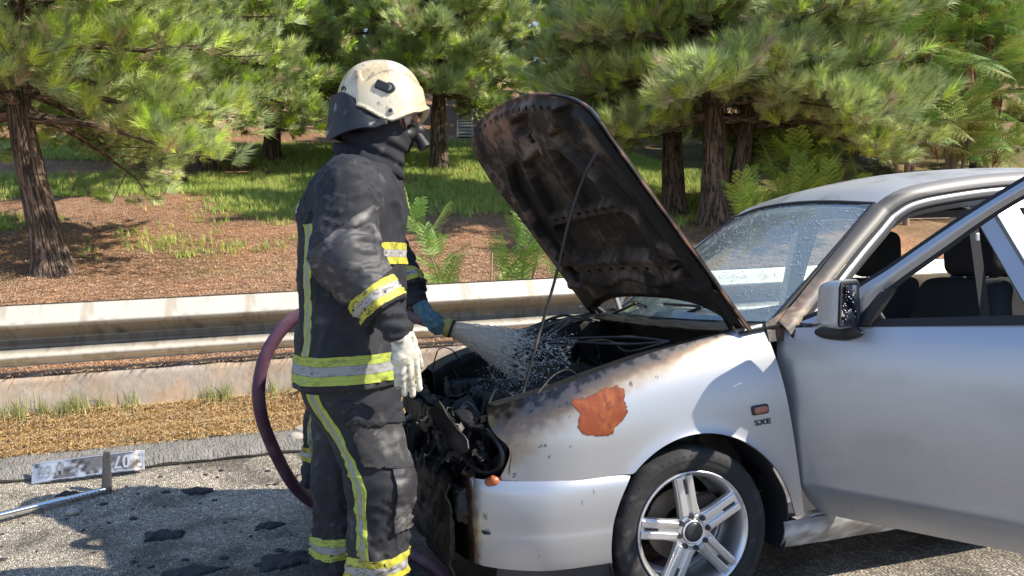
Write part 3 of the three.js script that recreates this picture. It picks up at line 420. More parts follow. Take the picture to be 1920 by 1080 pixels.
const sootCol = (x, y, z) => { const a = fbm(x * 9, y * 9, z * 9, 4), b = fbm(x * 30, y * 30, z * 30, 2); return mix3(mix3([0.006, 0.006, 0.0065], [0.022, 0.02, 0.019], sst(0.1, 0.4, a)), [0.26, 0.25, 0.23], sst(0.34, 0.46, b) * sst(0.1, 0.3, a)); };
const fTop = stab([[-0.72, 0.695], [-0.614, 0.75], [-0.361, 0.823], [-0.074, 0.893], [0.346, 0.958], [0.45, 0.965]]);
const fFront = stab([[0.49, -0.66], [0.53, -0.632], [0.60, -0.606], [0.63, -0.612], [0.66, -0.64], [0.70, -0.652], [0.76, -0.63]]);
const AU = 0.03, AV = 0.285, AR = 0.335;
const fBot = (u) => { const d = AR * AR - (u - AU) ** 2; const arch = d > 0 ? AV + Math.sqrt(d) : 0; if (u < -0.2) return Math.max(0.513, arch); return u > 0.25 ? Math.max(arch, 0.285) : arch; };
const nose = (u) => 0.17 * Math.pow(clamp((-0.35 - u) / 0.35, 0, 2), 2.4);
const fW = (u, v) => { const t = clamp((v - 0.6) / (fTop(u) - 0.6)), d = Math.hypot(u - AU, v - AV) - AR; return 0.082 * Math.pow(t, 2.5) + 0.016 * clamp((0.6 - v) / 0.35) ** 2 + nose(u) - 0.012 * Math.exp(-Math.max(d, 0) / 0.022); };
const burntPaint = (dv, u, x, y, z) => { // scorched paint: char, ash, brown blister, then clean silver
  const n = fbm(x * 7, y * 11, z * 7, 4), f = fbm(x * 34, y * 34, z * 34, 3), reach = tab([[-0.75, 0.24], [-0.55, 0.165], [-0.3, 0.10], [-0.05, 0.07], [0.12, 0.03], [0.25, 0.004]])(u), q = dv / reach + n * 0.3 + f * 0.25;
  const silver = [1, 1, 1]; if (u > 0.24) return silver;
  let c = mix3([0.035, 0.03, 0.03], [0.2, 0.17, 0.15], sst(0.02, 0.2, q + f * 0.4)); c = mix3(c, [0.36, 0.24, 0.15], sst(0.22, 0.5, q)); c = mix3(c, [0.78, 0.66, 0.5], sst(0.42, 0.85, q)); c = mix3(c, silver, sst(0.75, 1.3, q));
  if (f > 0.36 && q < 1.5) c = mix3(c, [0.1, 0.08, 0.07], 0.8); return c;
};
const fenderPt = (a, b) => { const u0 = lerp(-0.64, 0.40, a), v = lerp(fBot(u0), fTop(u0), b), u = u0 + (fFront(v) + 0.64) * Math.pow(1 - a, 4) + (0.346 + (0.958 - v) * 0.138 - 0.40) * Math.pow(a, 4); return [u, v]; };
const fender = M('fender', vcol(shell(170, 56, (a, b) => { const [u, v] = fenderPt(a, b); return c3(u, v, fW(u, v)); }, 0.006), (x, y, z) => burntPaint(fTop(x) - y, x, x, y, z)), paint, car);
// bare rusted steel where the paint burnt off
{
  const poly = [[-0.400, 0.765], [-0.364, 0.765], [-0.338, 0.772], [-0.318, 0.777], [-0.285, 0.792], [-0.261, 0.793], [-0.236, 0.797], [-0.216, 0.779], [-0.224, 0.755], [-0.221, 0.737], [-0.219, 0.719], [-0.232, 0.69], [-0.267, 0.667], [-0.28, 0.65], [-0.315, 0.644], [-0.343, 0.647], [-0.388, 0.662], [-0.394, 0.69], [-0.384, 0.722], [-0.399, 0.749]];
  const curve = new THREE.CatmullRomCurve3(poly.map(([u, v]) => V(u, v, 0)), true, 'centripetal'), rim = curve.getPoints(110), cx = -0.308, cy = 0.72;
  const g = grid(110, 26, (a, b) => { const p = rim[Math.round(a * 110) % 110], k = 1 - b, jag = 1 + 0.16 * fbm(Math.cos(a * 6.283) * 7, Math.sin(a * 6.283) * 7, 3, 4), u = cx + (p.x - cx) * k * jag, v = cy + (p.y - cy) * k * jag; return c3(u, v, fW(u, v) - 0.0011 - 0.0004 * sst(0, 0.12, b) + 0.0006 * fbm(u * 30, v * 30, 2, 3)); });
  vcol(g, (x, y, z) => { const n = fbm(x * 13 + 3, y * 9, 1, 4), m = fbm(x * 40, y * 40, 5, 3), edge = rim.reduce((q, p) => Math.min(q, Math.hypot(p.x - x, p.y - y)), 9); let c = mix3([0.23, 0.05, 0.014], [0.38, 0.12, 0.03], sst(-0.15, 0.3, n)); c = mix3(c, [0.17, 0.04, 0.018], sst(-0.02, 0.35, m + 0.5 * n) * 0.85); return mix3([0.16, 0.05, 0.025], c, sst(0.001, 0.007, edge)); });
  M('rust_patch', g, std([1, 1, 1], 0.32, 0.25, { vertexColors: true }), fender);
}
{ // indicator and badge on the fender
  const m = M('side_indicator', rbox(0.066, 0.034, 0.016, 0.008, 0, 0, 0), std([0.02, 0.02, 0.02], 0.5), fender); m.position.copy(c3(0.27, 0.676, fW(0.27, 0.676) - 0.002)); m.rotation.z = 0.06;
  const lens = M('side_indicator', rbox(0.054, 0.025, 0.02, 0.0095, 0, 0, 0), std([0.36, 0.14, 0.09], 0.25, 0), fender); lens.position.copy(c3(0.27, 0.676, fW(0.27, 0.676) - 0.005)); lens.rotation.z = 0.06;
  const font = await new FontLoader().loadAsync('fonts/droid/droid_sans_bold.typeface.json'); globalThis.__font = font;
  const tg = new TextGeometry('SXE', { font, size: 0.021, depth: 0.003, curveSegments: 3 }); tg.scale(1.35, 0.85, 1); tg.computeBoundingBox(); tg.translate(-tg.boundingBox.max.x / 2, 0, 0);
  const bd = M('badge', tg, std([0.02, 0.02, 0.022], 0.4), fender); bd.position.copy(c3(0.277, 0.624, fW(0.277, 0.63) - 0.001)); bd.rotation.z = 0.05;
}
// bumper wrapping the corner, charred beyond it
{
  const bu = stab([[0, -0.3], [0.35, -0.5], [0.55, -0.61], [0.72, -0.69], [0.86, -0.725], [0.95, -0.742], [1, -0.752]]), bw = stab([[0, -0.014], [0.35, -0.002], [0.55, 0.05], [0.72, 0.12], [0.86, 0.19], [0.95, 0.25], [1, 0.29]]);
  const prof = stab([[0.2, 0.035], [0.235, 0.018], [0.30, 0.006], [0.335, 0.003], [0.35, 0.004], [0.42, 0.0], [0.48, 0.004], [0.5, 0.012], [0.512, 0.022]]);
  const pt = (a, b) => { const rag = a > 0.9 ? 0.08 * fbm(a * 30, 1, 2) * sst(0.9, 1, a) : 0, v = lerp(0.232, 0.508 + rag + 0.008 * Math.max(0, a), b), ua = AU - Math.sqrt(Math.max(0, AR * AR - (v - AV) ** 2)); return c3(bu(a) + (ua + 0.3) * Math.pow(1 - a, 3), v, bw(a) + prof(v) * (a < 0.8 ? 1 : 0.6)); };
  const g = shell(150, 40, pt, 0.006, (a, b) => [a, b]); const uv = g.attributes.uv; let i = 0;
  vcol(g, (x, y, z) => { const a = uv.getX(i++), n = fbm(x * 6, y * 5, z * 6, 4), f = fbm(x * 30, y * 30, z * 30, 3), q = (0.84 - a) * 8 + n * 0.8 + f * 0.5; let c = mix3([0.02, 0.018, 0.018], [0.16, 0.075, 0.05], sst(-0.4, 0.15, q)); c = mix3(c, [0.62, 0.52, 0.46], sst(0.1, 0.5, q)); c = mix3(c, [1.02, 1.02, 1.03], sst(0.4, 0.9, q)); if (f > 0.42) c = mix3(c, [0.25, 0.22, 0.2], 0.7); return c; });
  M('front_bumper', g, paint, car);
  M('bumper_lip', shell(60, 4, (a, b) => { const p = pt(a * 0.66, 0), k = lerp(0.222, 0.165, b); return V(p.x + 0.01, k, p.z - 0.012 - 0.03 * b); }, 0.01), std([0.045, 0.05, 0.06], 0.5), car);
  M('melted_trim', surfNet(V(-0.80, 0.40, -0.30), V(-0.60, 0.56, -0.05), 0.006, (x, y, z) => cap(x, y, z, V(-0.655, 0.515, -0.105), V(-0.72, 0.452, -0.21), 0.018, 0.012) + 0.008 * fbm(x * 40, y * 40, z * 40)), std([0.36, 0.1, 0.035], 0.4), car);
}
// headlamp pocket at the corner
{
  const o = V(-0.66, 0.588, -0.20), h = M('headlamp_shell', merge(
    grid(40, 14, (a, b) => { const t = a * 6.283, k = Math.sqrt(1 - (b * 0.97) ** 2); return V(o.x + 0.055 + 0.14 * b + 0.008 * Math.sin(t * 3), o.y + Math.sin(t) * 0.082 * k, o.z + 0.095 - 0.19 * b * 0.6 + Math.cos(t) * 0.03 - Math.cos(t) * 0.02 * b); })), rubber, car);
  const ring = []; for (let i = 0; i < 30; i++) { const t = i / 30 * 6.283; const v = 0.588 + Math.sin(t) * 0.075, w = 0.235 - Math.cos(t) * 0.125, u = -0.69 + 0.082 * (0.5 + 0.5 * Math.cos(t)) ** 1.2 - 0.012; ring.push(c3(u, v, w)); }
  M('headlamp_rim', tube(ring, 0.011, 80, 8, true), std([0.02, 0.02, 0.021], 0.35), car);
  M('headlamp_reflector', vcol(grid(24, 10, (a, b) => { const t = a * 6.283, r = 0.062 * b; return c3(-0.655 + 0.08 * (1 - b * b), 0.585 + Math.sin(t) * r, 0.30 + Math.cos(t) * r * 1.2); }), sootCol), soot, car);
}
// everything burnt at the nose and under the bonnet: one fused, sooty mass per part
{
  const bx = (x, y, z, c, hx, hy, hz, r) => { const dx = Math.abs(x - c[0]) - hx, dy = Math.abs(y - c[1]) - hy, dz = Math.abs(z + c[2]) - hz; return Math.hypot(Math.max(dx, 0), Math.max(dy, 0), Math.max(dz, 0)) + Math.min(0, Math.max(dx, dy, dz)) - r; };
  const rough = (x, y, z) => 0.03 * fbm(x * 14, y * 14, z * 14, 3) + 0.012 * N3(x * 60, y * 60, z * 60);
  M('engine_block', vcol(surfNet(V(-0.62, 0.40, -1.25), V(0.12, 0.86, -0.34), 0.011, (x, y, z) => { let d = bx(x, y, z, [-0.22, 0.56, 0.78], 0.16, 0.12, 0.28, 0.02); d = Math.min(d, bx(x, y, z, [-0.18, 0.72, 0.72], 0.09, 0.05, 0.24, 0.015)); for (let k = 0; k < 4; k++) d = Math.min(d, cap(x, y, z, V(-0.24, 0.74, -0.54 - 0.12 * k), V(-0.42, 0.66, -0.52 - 0.12 * k), 0.026, 0.03)); d = Math.min(d, bx(x, y, z, [-0.45, 0.60, 0.75], 0.05, 0.07, 0.25, 0.02)); return d + rough(x, y, z); }), sootCol), soot, car);
  M('battery', vcol(surfNet(V(-0.6, 0.44, -0.44), V(-0.2, 0.76, -0.1), 0.009, (x, y, z) => bx(x, y, z, [-0.44, 0.58, 0.25], 0.075, 0.07, 0.05, 0.01) + rough(x, y, z)), sootCol), soot, car);
  M('air_box', vcol(surfNet(V(-0.66, 0.42, -1.42), V(-0.2, 0.78, -1.1), 0.01, (x, y, z) => bx(x, y, z, [-0.42, 0.6, 1.27], 0.12, 0.07, 0.07, 0.02) + rough(x, y, z)), sootCol), soot, car);
  for (const w of [0.2, 1.36]) M('strut_tower', vcol(surfNet(V(-0.14, 0.55, -w - 0.17), V(0.2, 0.93, -w + 0.17), 0.01, (x, y, z) => Math.min(Math.hypot(x - 0.03, z + w) < 0.11 ? Math.max(Math.hypot(x - 0.03, z + w) - 0.1, y - 0.84) : Math.max(Math.hypot(x - 0.03, z + w) - 0.1, y - 0.84), ell(x, y, z, V(0.03, 0.85, -w), 0.045, 0.035, 0.045)) + 0.3 * rough(x, y, z)), sootCol), soot, car);
  // radiator support, crash beam and slumped radiator
  M('radiator', vcol(surfNet(V(-0.78, 0.2, -1.2), V(-0.56, 0.72, -0.4), 0.011, (x, y, z) => Math.min(bx(x, y, z, [-0.66, 0.44, 0.8], 0.022, 0.2, 0.32, 0.008), bx(x, y, z, [-0.62, 0.46, 0.8], 0.03, 0.14, 0.17, 0.02)) + 0.8 * rough(x, y, z)), sootCol), soot, car);
  M('slam_panel', vcol(surfNet(V(-0.84, 0.56, -1.5), V(-0.55, 0.80, -0.12), 0.01, (x, y, z) => { const w = -z, u = -0.70 - 0.05 * Math.sin(Math.PI * clamp((w - 0.2) / 1.2)); let d = bx(x, y, z, [u + 0.02, 0.685 + 0.02 * N3(w * 7, 1, 2), 0.8], 0.022, 0.006, 0.62, 0.003); d = Math.min(d, bx(x, y, z, [u - 0.05, 0.655, 0.8], 0.006, 0.045, 0.6, 0.004)); return d + 0.75 * rough(x, y, z); }), sootCol), soot, car);
  M('crash_beam', vcol(surfNet(V(-0.86, 0.28, -1.45), V(-0.62, 0.56, -0.14), 0.011, (x, y, z) => { const w = -z; return bx(x, y, z, [-0.74 - 0.05 * Math.sin(Math.PI * clamp((w - 0.2) / 1.2)), 0.42, 0.8], 0.02, 0.05, 0.6, 0.01) + 0.9 * rough(x, y, z); }), sootCol), soot, car);
  M('melted_bumper', vcol(shell(120, 40, (a, b) => { const w = lerp(0.2, 1.46, a), v = lerp(0.17, 0.50 + 0.12 * fbm(a * 9, 2, 1, 3), b); return c3(-0.775 - 0.045 * Math.sin(Math.PI * clamp((w - 0.1) / 1.36)) + 0.10 * Math.pow(clamp((w - 1.2) / 0.3), 2) + 0.03 * fbm(a * 12, b * 5, 3, 4) + 0.02 * (b < 0.15 ? 1 - b / 0.15 : 0), v, w); }, 0.008), sootCol), soot, car);
  // far lamp shell and odd crumpled leftovers over the nose
  const r = rng(77);
  for (let k = 0; k < 64; k++) { const w = 0.14 + 1.2 * r() * r() ** 0.3, u = -0.82 + 0.26 * r(), v = 0.48 + 0.23 * r(), s = 0.02 + 0.07 * r() * r(), g = shell(8, 6, (a, b) => V((a - 0.5) * s * 2.2 + 0.02 * fbm(a * 3, b * 3, k), 0.05 * fbm(a * 2 + k, b * 2, 4, 2), (b - 0.5) * s * 1.3), 0.004); const m = M('burnt_scrap', vcol(g, (x, y, z) => k % 6 === 0 ? [0.16, 0.155, 0.15] : sootCol(x + k, y, z)), soot, car); m.position.copy(c3(u, v, w)); m.rotation.set(r() * 3, r() * 6, r() * 3); }
  // cables, hoses and pipes
  for (let k = 0; k < 26; k++) { const p0 = c3(-0.66 + 0.9 * r(), 0.62 + 0.14 * r(), 0.2 + 1.15 * r()), p3 = p0.clone().add(V(0.5 * (r() - 0.5), 0.08 * (r() - 0.4), 0.5 * (r() - 0.5))), g = tube([p0, p0.clone().lerp(p3, 0.33).add(V(0, 0.09 * r(), 0.06 * (r() - 0.5))), p0.clone().lerp(p3, 0.66).add(V(0, 0.1 * r() - 0.03, 0.06 * (r() - 0.5))), p3], k < 8 ? 0.009 + 0.006 * r() : 0.003, 18, 6); M('cable', vcol(g, sootCol), soot, car); }
  for (let k = 0; k < 10; k++) { const p0 = c3(0.24 - 0.1 * r(), 0.93, 1.15 + 0.25 * r()), p3 = p0.clone().add(V(-0.25 - 0.3 * r(), -0.03 - 0.08 * r(), 0.35 * r())); M('cable', vcol(tube([p0, p0.clone().lerp(p3, 0.4).add(V(0, 0.05, 0)), p3], 0.004, 14, 5), () => r() < 0.4 ? [0.35, 0.34, 0.33] : [0.03, 0.03, 0.03]), soot, car); }
  for (let k = 0; k < 3; k++) M('cable', tube([c3(-0.5 + 0.2 * k, 0.81, 1.25), c3(-0.3 + 0.2 * k, 0.86, 1.1 - 0.1 * k), c3(0.1, 0.89 - 0.03 * k, 0.7), c3(0.2, 0.88, 0.5)], 0.007, 24, 6), std([0.04, 0.04, 0.042], 0.3), car);
  // bay walls
  const bay = (n, nu, nv, fn) => M(n, vcol(shell(nu, nv, fn, 0.006), sootCol), soot, car);
  bay('inner_wing', 60, 20, (a, b) => { const u = lerp(-0.62, 0.33, a), t = fTop(u) - 0.004; return b < 0.4 ? c3(u, t - 0.02 * b + 0.004 * fbm(u * 20, b * 6, 1), fW(u, t) + 0.012 + 0.12 * b / 0.4) : c3(u, lerp(t - 0.01, 0.42, (b - 0.4) / 0.6), fW(u, t) + 0.135 + 0.02 * fbm(u * 8, b * 5, 2)); });
  bay('inner_wing', 60, 20, (a, b) => { const u = lerp(-0.64, 0.33, a), t = fTop(u) + 0.006, W0 = 1.56 - fW(u, fTop(u)); return b < 0.4 ? c3(u, t - 0.02 * b, W0 + 0.03 - 0.16 * b / 0.4) : c3(u, lerp(t - 0.01, 0.42, (b - 0.4) / 0.6), W0 - 0.13 + 0.02 * fbm(u * 8, b * 5, 2)); });
  bay('far_wing', 60, 20, (a, b) => { const u = lerp(-0.70, 0.42, a), v = lerp(Math.max(fBot(u), 0.3), fTop(u) + 0.01, b); return c3(u, v, 1.56 - fW(u, v)); });
  bay('firewall', 40, 16, (a, b) => c3(0.33 - 0.03 * Math.sin(Math.PI * a) + 0.012 * fbm(a * 9, b * 5, 2), lerp(0.4, 0.93, b), lerp(0.1, 1.46, a)));
  bay('cowl', 60, 8, (a, b) => { const w = lerp(0.06, 1.5, a), bow = 0.17 * (1 - (2 * a - 1) ** 2); return c3(lerp(0.22, 0.40, b) - bow * (0.5 + 0.5 * b) + 0.03, 0.935 + 0.02 * b + 0.012 * fbm(a * 14, b * 4, 1), w); });
  bay('bay_floor', 20, 10, (a, b) => c3(lerp(-0.7, 0.33, a), 0.36 + 0.05 * fbm(a * 6, b * 6, 3), lerp(0.1, 1.46, b)));
  { const g = tube([c3(-0.5, 0.73, 0.14), c3(-0.58, 0.715, 0.2), c3(-0.6, 0.70, 0.27)], 0.009, 10, 6); M('bracket', g, std([0.3, 0.29, 0.28], 0.45, 0.4), car); }
  M('bracket', merge(rbox(0.02, 0.12, 0.035, 0.006, 0.3, 1.0, -1.24, 0, 0, 0.3), rbox(0.02, 0.1, 0.05, 0.006, 0.34, 1.02, -1.30, 0.3, 0, -0.4)), std([0.55, 0.54, 0.52], 0.45, 0.5), car);
}
// bonnet raised on its prop
{
  const bu = stab([[0, 0.30], [0.268, 0.144], [0.547, -0.019], [0.757, -0.137], [0.91, -0.218], [1.06, -0.283], [1.17, -0.318]]), bv = stab([[0, 0.957], [0.268, 1.174], [0.547, 1.40], [0.757, 1.573], [0.91, 1.703], [1.06, 1.838], [1.17, 1.942]]);
  const lmin = (a) => 0.115 * (1 - Math.pow(Math.abs(2 * a - 1), 3.2)), lmx = stab([[0, 0.90], [0.06, 0.965], [0.2, 1.045], [0.45, 1.125], [0.7, 1.155], [0.88, 1.15], [0.96, 1.115], [1, 1.07]]), lmax = (a) => lmx(a);
  const wAt = (a, l) => lerp(0.055 + 0.10 * Math.pow(clamp(l / 1.17), 3), 1.505 - 0.10 * Math.pow(clamp(l / 1.17), 3), a);
  const P = (a, b, off) => { const l = lerp(lmin(a), lmax(a), b), e = 0.02, tx = bu(l + e) - bu(l - e), ty = bv(l + e) - bv(l - e), n = Math.hypot(tx, ty), k = 0.045 * (1 - (2 * a - 1) ** 2) * sst(-0.2, 0.5, l) - 0.02 * Math.pow(Math.abs(2 * a - 1), 12) - 0.045 * a * sst(0.55, 1.15, l) + off; return c3(bu(l) + ty / n * k, bv(l) - tx / n * k, wAt(a, l)); };
  const bon = M('bonnet', vcol(shell(80, 70, (a, b) => P(a, b, 0), 0.004, undefined, -1), (x, y, z) => { const n = fbm(x * 5, y * 5, z * 5, 4); return mix3([0.05, 0.04, 0.04], mix3([0.4, 0.22, 0.12], [0.9, 0.88, 0.85], sst(-0.1, 0.3, n)), sst(-0.3, 0.05, n)); }), paint, car);
  // pressed inner frame, pockets between its ribs
  const rr = (a, l, a0, a1, l0, l1, r) => { const x = Math.abs(a - (a0 + a1) / 2) * 1.4 - (a1 - a0) / 2 * 1.4 + r, y = Math.abs(l - (l0 + l1) / 2) - (l1 - l0) / 2 + r; return Math.hypot(Math.max(x, 0), Math.max(y, 0)) + Math.min(0, Math.max(x, y)) - r; };
  const pg = (a, l, pts) => { let d = 1e9, s = 1; const px = a * 1.4; for (let i = 0, j = pts.length - 1; i < pts.length; j = i++) { const ax = pts[j][0] * 1.4, ay = pts[j][1], ex = pts[i][0] * 1.4 - ax, ey = pts[i][1] - ay, wx = px - ax, wy = l - ay, t = clamp((wx * ex + wy * ey) / (ex * ex + ey * ey)); d = Math.min(d, Math.hypot(wx - ex * t, wy - ey * t)); const b1 = l >= ay, b2 = l < pts[i][1], b3 = ex * wy > ey * wx; if ((b1 && b2 && b3) || (!b1 && !b2 && !b3)) s = -s; } return s * d; };
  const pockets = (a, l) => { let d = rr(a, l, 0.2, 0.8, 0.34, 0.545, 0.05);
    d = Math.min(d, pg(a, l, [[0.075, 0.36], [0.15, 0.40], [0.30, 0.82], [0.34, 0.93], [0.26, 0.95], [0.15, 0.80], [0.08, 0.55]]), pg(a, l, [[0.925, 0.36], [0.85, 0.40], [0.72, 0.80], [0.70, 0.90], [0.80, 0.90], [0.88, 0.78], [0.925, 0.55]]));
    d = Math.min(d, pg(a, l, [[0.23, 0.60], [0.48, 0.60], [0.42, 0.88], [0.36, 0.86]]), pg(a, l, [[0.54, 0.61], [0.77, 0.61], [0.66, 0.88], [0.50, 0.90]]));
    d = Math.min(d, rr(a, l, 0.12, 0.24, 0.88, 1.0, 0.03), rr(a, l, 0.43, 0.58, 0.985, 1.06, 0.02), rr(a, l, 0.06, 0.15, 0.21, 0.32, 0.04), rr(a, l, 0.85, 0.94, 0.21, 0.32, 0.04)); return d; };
  const slots = (a, l) => { let d = 9; for (let k = 0; k < 9; k++) { const c = 0.16 + 0.085 * k; d = Math.min(d, rr(a, l, c - 0.012, c + 0.012, 0.272, 0.286, 0.004)); } for (let k = 0; k < 8; k++) { const c = 0.27 + 0.066 * k; d = Math.min(d, rr(a, l, c - 0.01, c + 0.01, 0.572, 0.584, 0.004)); } for (let k = 0; k < 14; k++) { const c = 0.14 + 0.056 * k, L = lmax(c) - 0.045; d = Math.min(d, rr(a, l, c - 0.008, c + 0.008, L - 0.008, L + 0.008, 0.004)); } d = Math.min(d, rr(a, l, 0.48, 0.53, 0.94, 0.985, 0.02)); return d; };
  const Hh = (a, l) => { const p = pockets(a, l), s = slots(a, l); let h = 0.036 * sst(-0.012, 0.012, p) + 0.006 * sst(0.0, 0.015, p) * sst(0.05, 0.02, p); h *= sst(-0.006, 0.003, s) * 0.8 + 0.2; const edge = Math.min(a * 1.4, (1 - a) * 1.4, lmax(a) - l, l - lmin(a)); h *= 0.25 + 0.75 * sst(0.015, 0.04, edge); if (p < -0.02) h += 0.003 * N3(a * 7, l * 7, 1) * sst(-0.02, -0.05, p); const rib = Math.abs(l - 0.225 - 0.02 * Math.cos((a - 0.5) * 18)); h += 0.012 * sst(0.03, 0.0, rib); const fan = l > 0.99 - 0.0 ? Math.max(0, Math.sin(a * 70)) * 0.008 * sst(0.98, 1.02, l) * sst(lmax(a) - 0.05, lmax(a) - 0.09, l) * sst(0.5, 0.62, a) : 0; h += fan; h += 0.0012 * fbm(a * 22, l * 22, 2, 3); return h; };
  const nA = 320, nB = 400, g = grid(nA, nB, (a, b) => P(a, b, -0.008 - Hh(a, lerp(lmin(a), lmax(a), b))));
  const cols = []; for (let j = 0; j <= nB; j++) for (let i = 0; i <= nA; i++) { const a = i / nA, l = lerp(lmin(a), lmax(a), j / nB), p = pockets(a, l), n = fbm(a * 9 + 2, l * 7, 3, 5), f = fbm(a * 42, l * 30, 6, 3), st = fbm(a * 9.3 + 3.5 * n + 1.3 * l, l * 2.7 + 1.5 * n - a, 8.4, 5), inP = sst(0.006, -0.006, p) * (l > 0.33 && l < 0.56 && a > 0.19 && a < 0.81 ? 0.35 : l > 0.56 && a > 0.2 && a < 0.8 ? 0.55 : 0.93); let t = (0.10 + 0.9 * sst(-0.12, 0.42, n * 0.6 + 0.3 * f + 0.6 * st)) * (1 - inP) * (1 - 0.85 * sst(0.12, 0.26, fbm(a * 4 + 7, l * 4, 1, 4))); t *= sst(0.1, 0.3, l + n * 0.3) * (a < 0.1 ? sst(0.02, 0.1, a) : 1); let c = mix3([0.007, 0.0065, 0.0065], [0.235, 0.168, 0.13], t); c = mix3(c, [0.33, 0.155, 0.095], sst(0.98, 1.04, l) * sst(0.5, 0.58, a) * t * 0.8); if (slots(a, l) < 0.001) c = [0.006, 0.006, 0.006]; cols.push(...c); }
  g.setAttribute('color', new THREE.Float32BufferAttribute(cols, 3));
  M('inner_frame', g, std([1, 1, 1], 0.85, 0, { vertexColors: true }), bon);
  M('edge_flange', vcol(tube(Array.from({ length: 60 }, (_, i) => { const t = i / 59; return t < 0.36 ? P(0.004, t / 0.36, -0.006) : t < 0.64 ? P(0.004 + 0.992 * (t - 0.36) / 0.28, 1, -0.006) : P(0.996, 1 - (t - 0.64) / 0.36, -0.006); }), 0.0065, 200, 6), (x, y, z) => mix3([0.02, 0.018, 0.018], [0.3, 0.15, 0.1], sst(-0.05, 0.25, fbm(x * 12, y * 12, z * 12)))), soot, bon);
  for (const a of [0.06, 0.94]) M('hinge', vcol(merge(bar(P(a, 0.02, -0.02), c3(0.36, 0.90, wAt(a, 0)), 0.016, 6), bar(P(a, 0.10, -0.025), c3(0.30, 0.88, wAt(a, 0)), 0.012, 6)), sootCol), soot, bon);
  const rod = [c3(-0.53, 0.695, 0.24), c3(-0.44, 0.95, 0.245), c3(-0.36, 1.17, 0.25), c3(-0.295, 1.38, 0.25), c3(-0.215, 1.555, 0.25), c3(-0.135, 1.655, 0.25)];
  M('prop_rod', vcol(tube(rod, 0.0055, 40, 7), (x, y, z) => mix3([0.03, 0.028, 0.028], [0.16, 0.13, 0.12], sst(-0.05, 0.2, fbm(x * 20, y * 12, z)))), std([1, 1, 1], 0.45, 0.2, { vertexColors: true }), car);
}
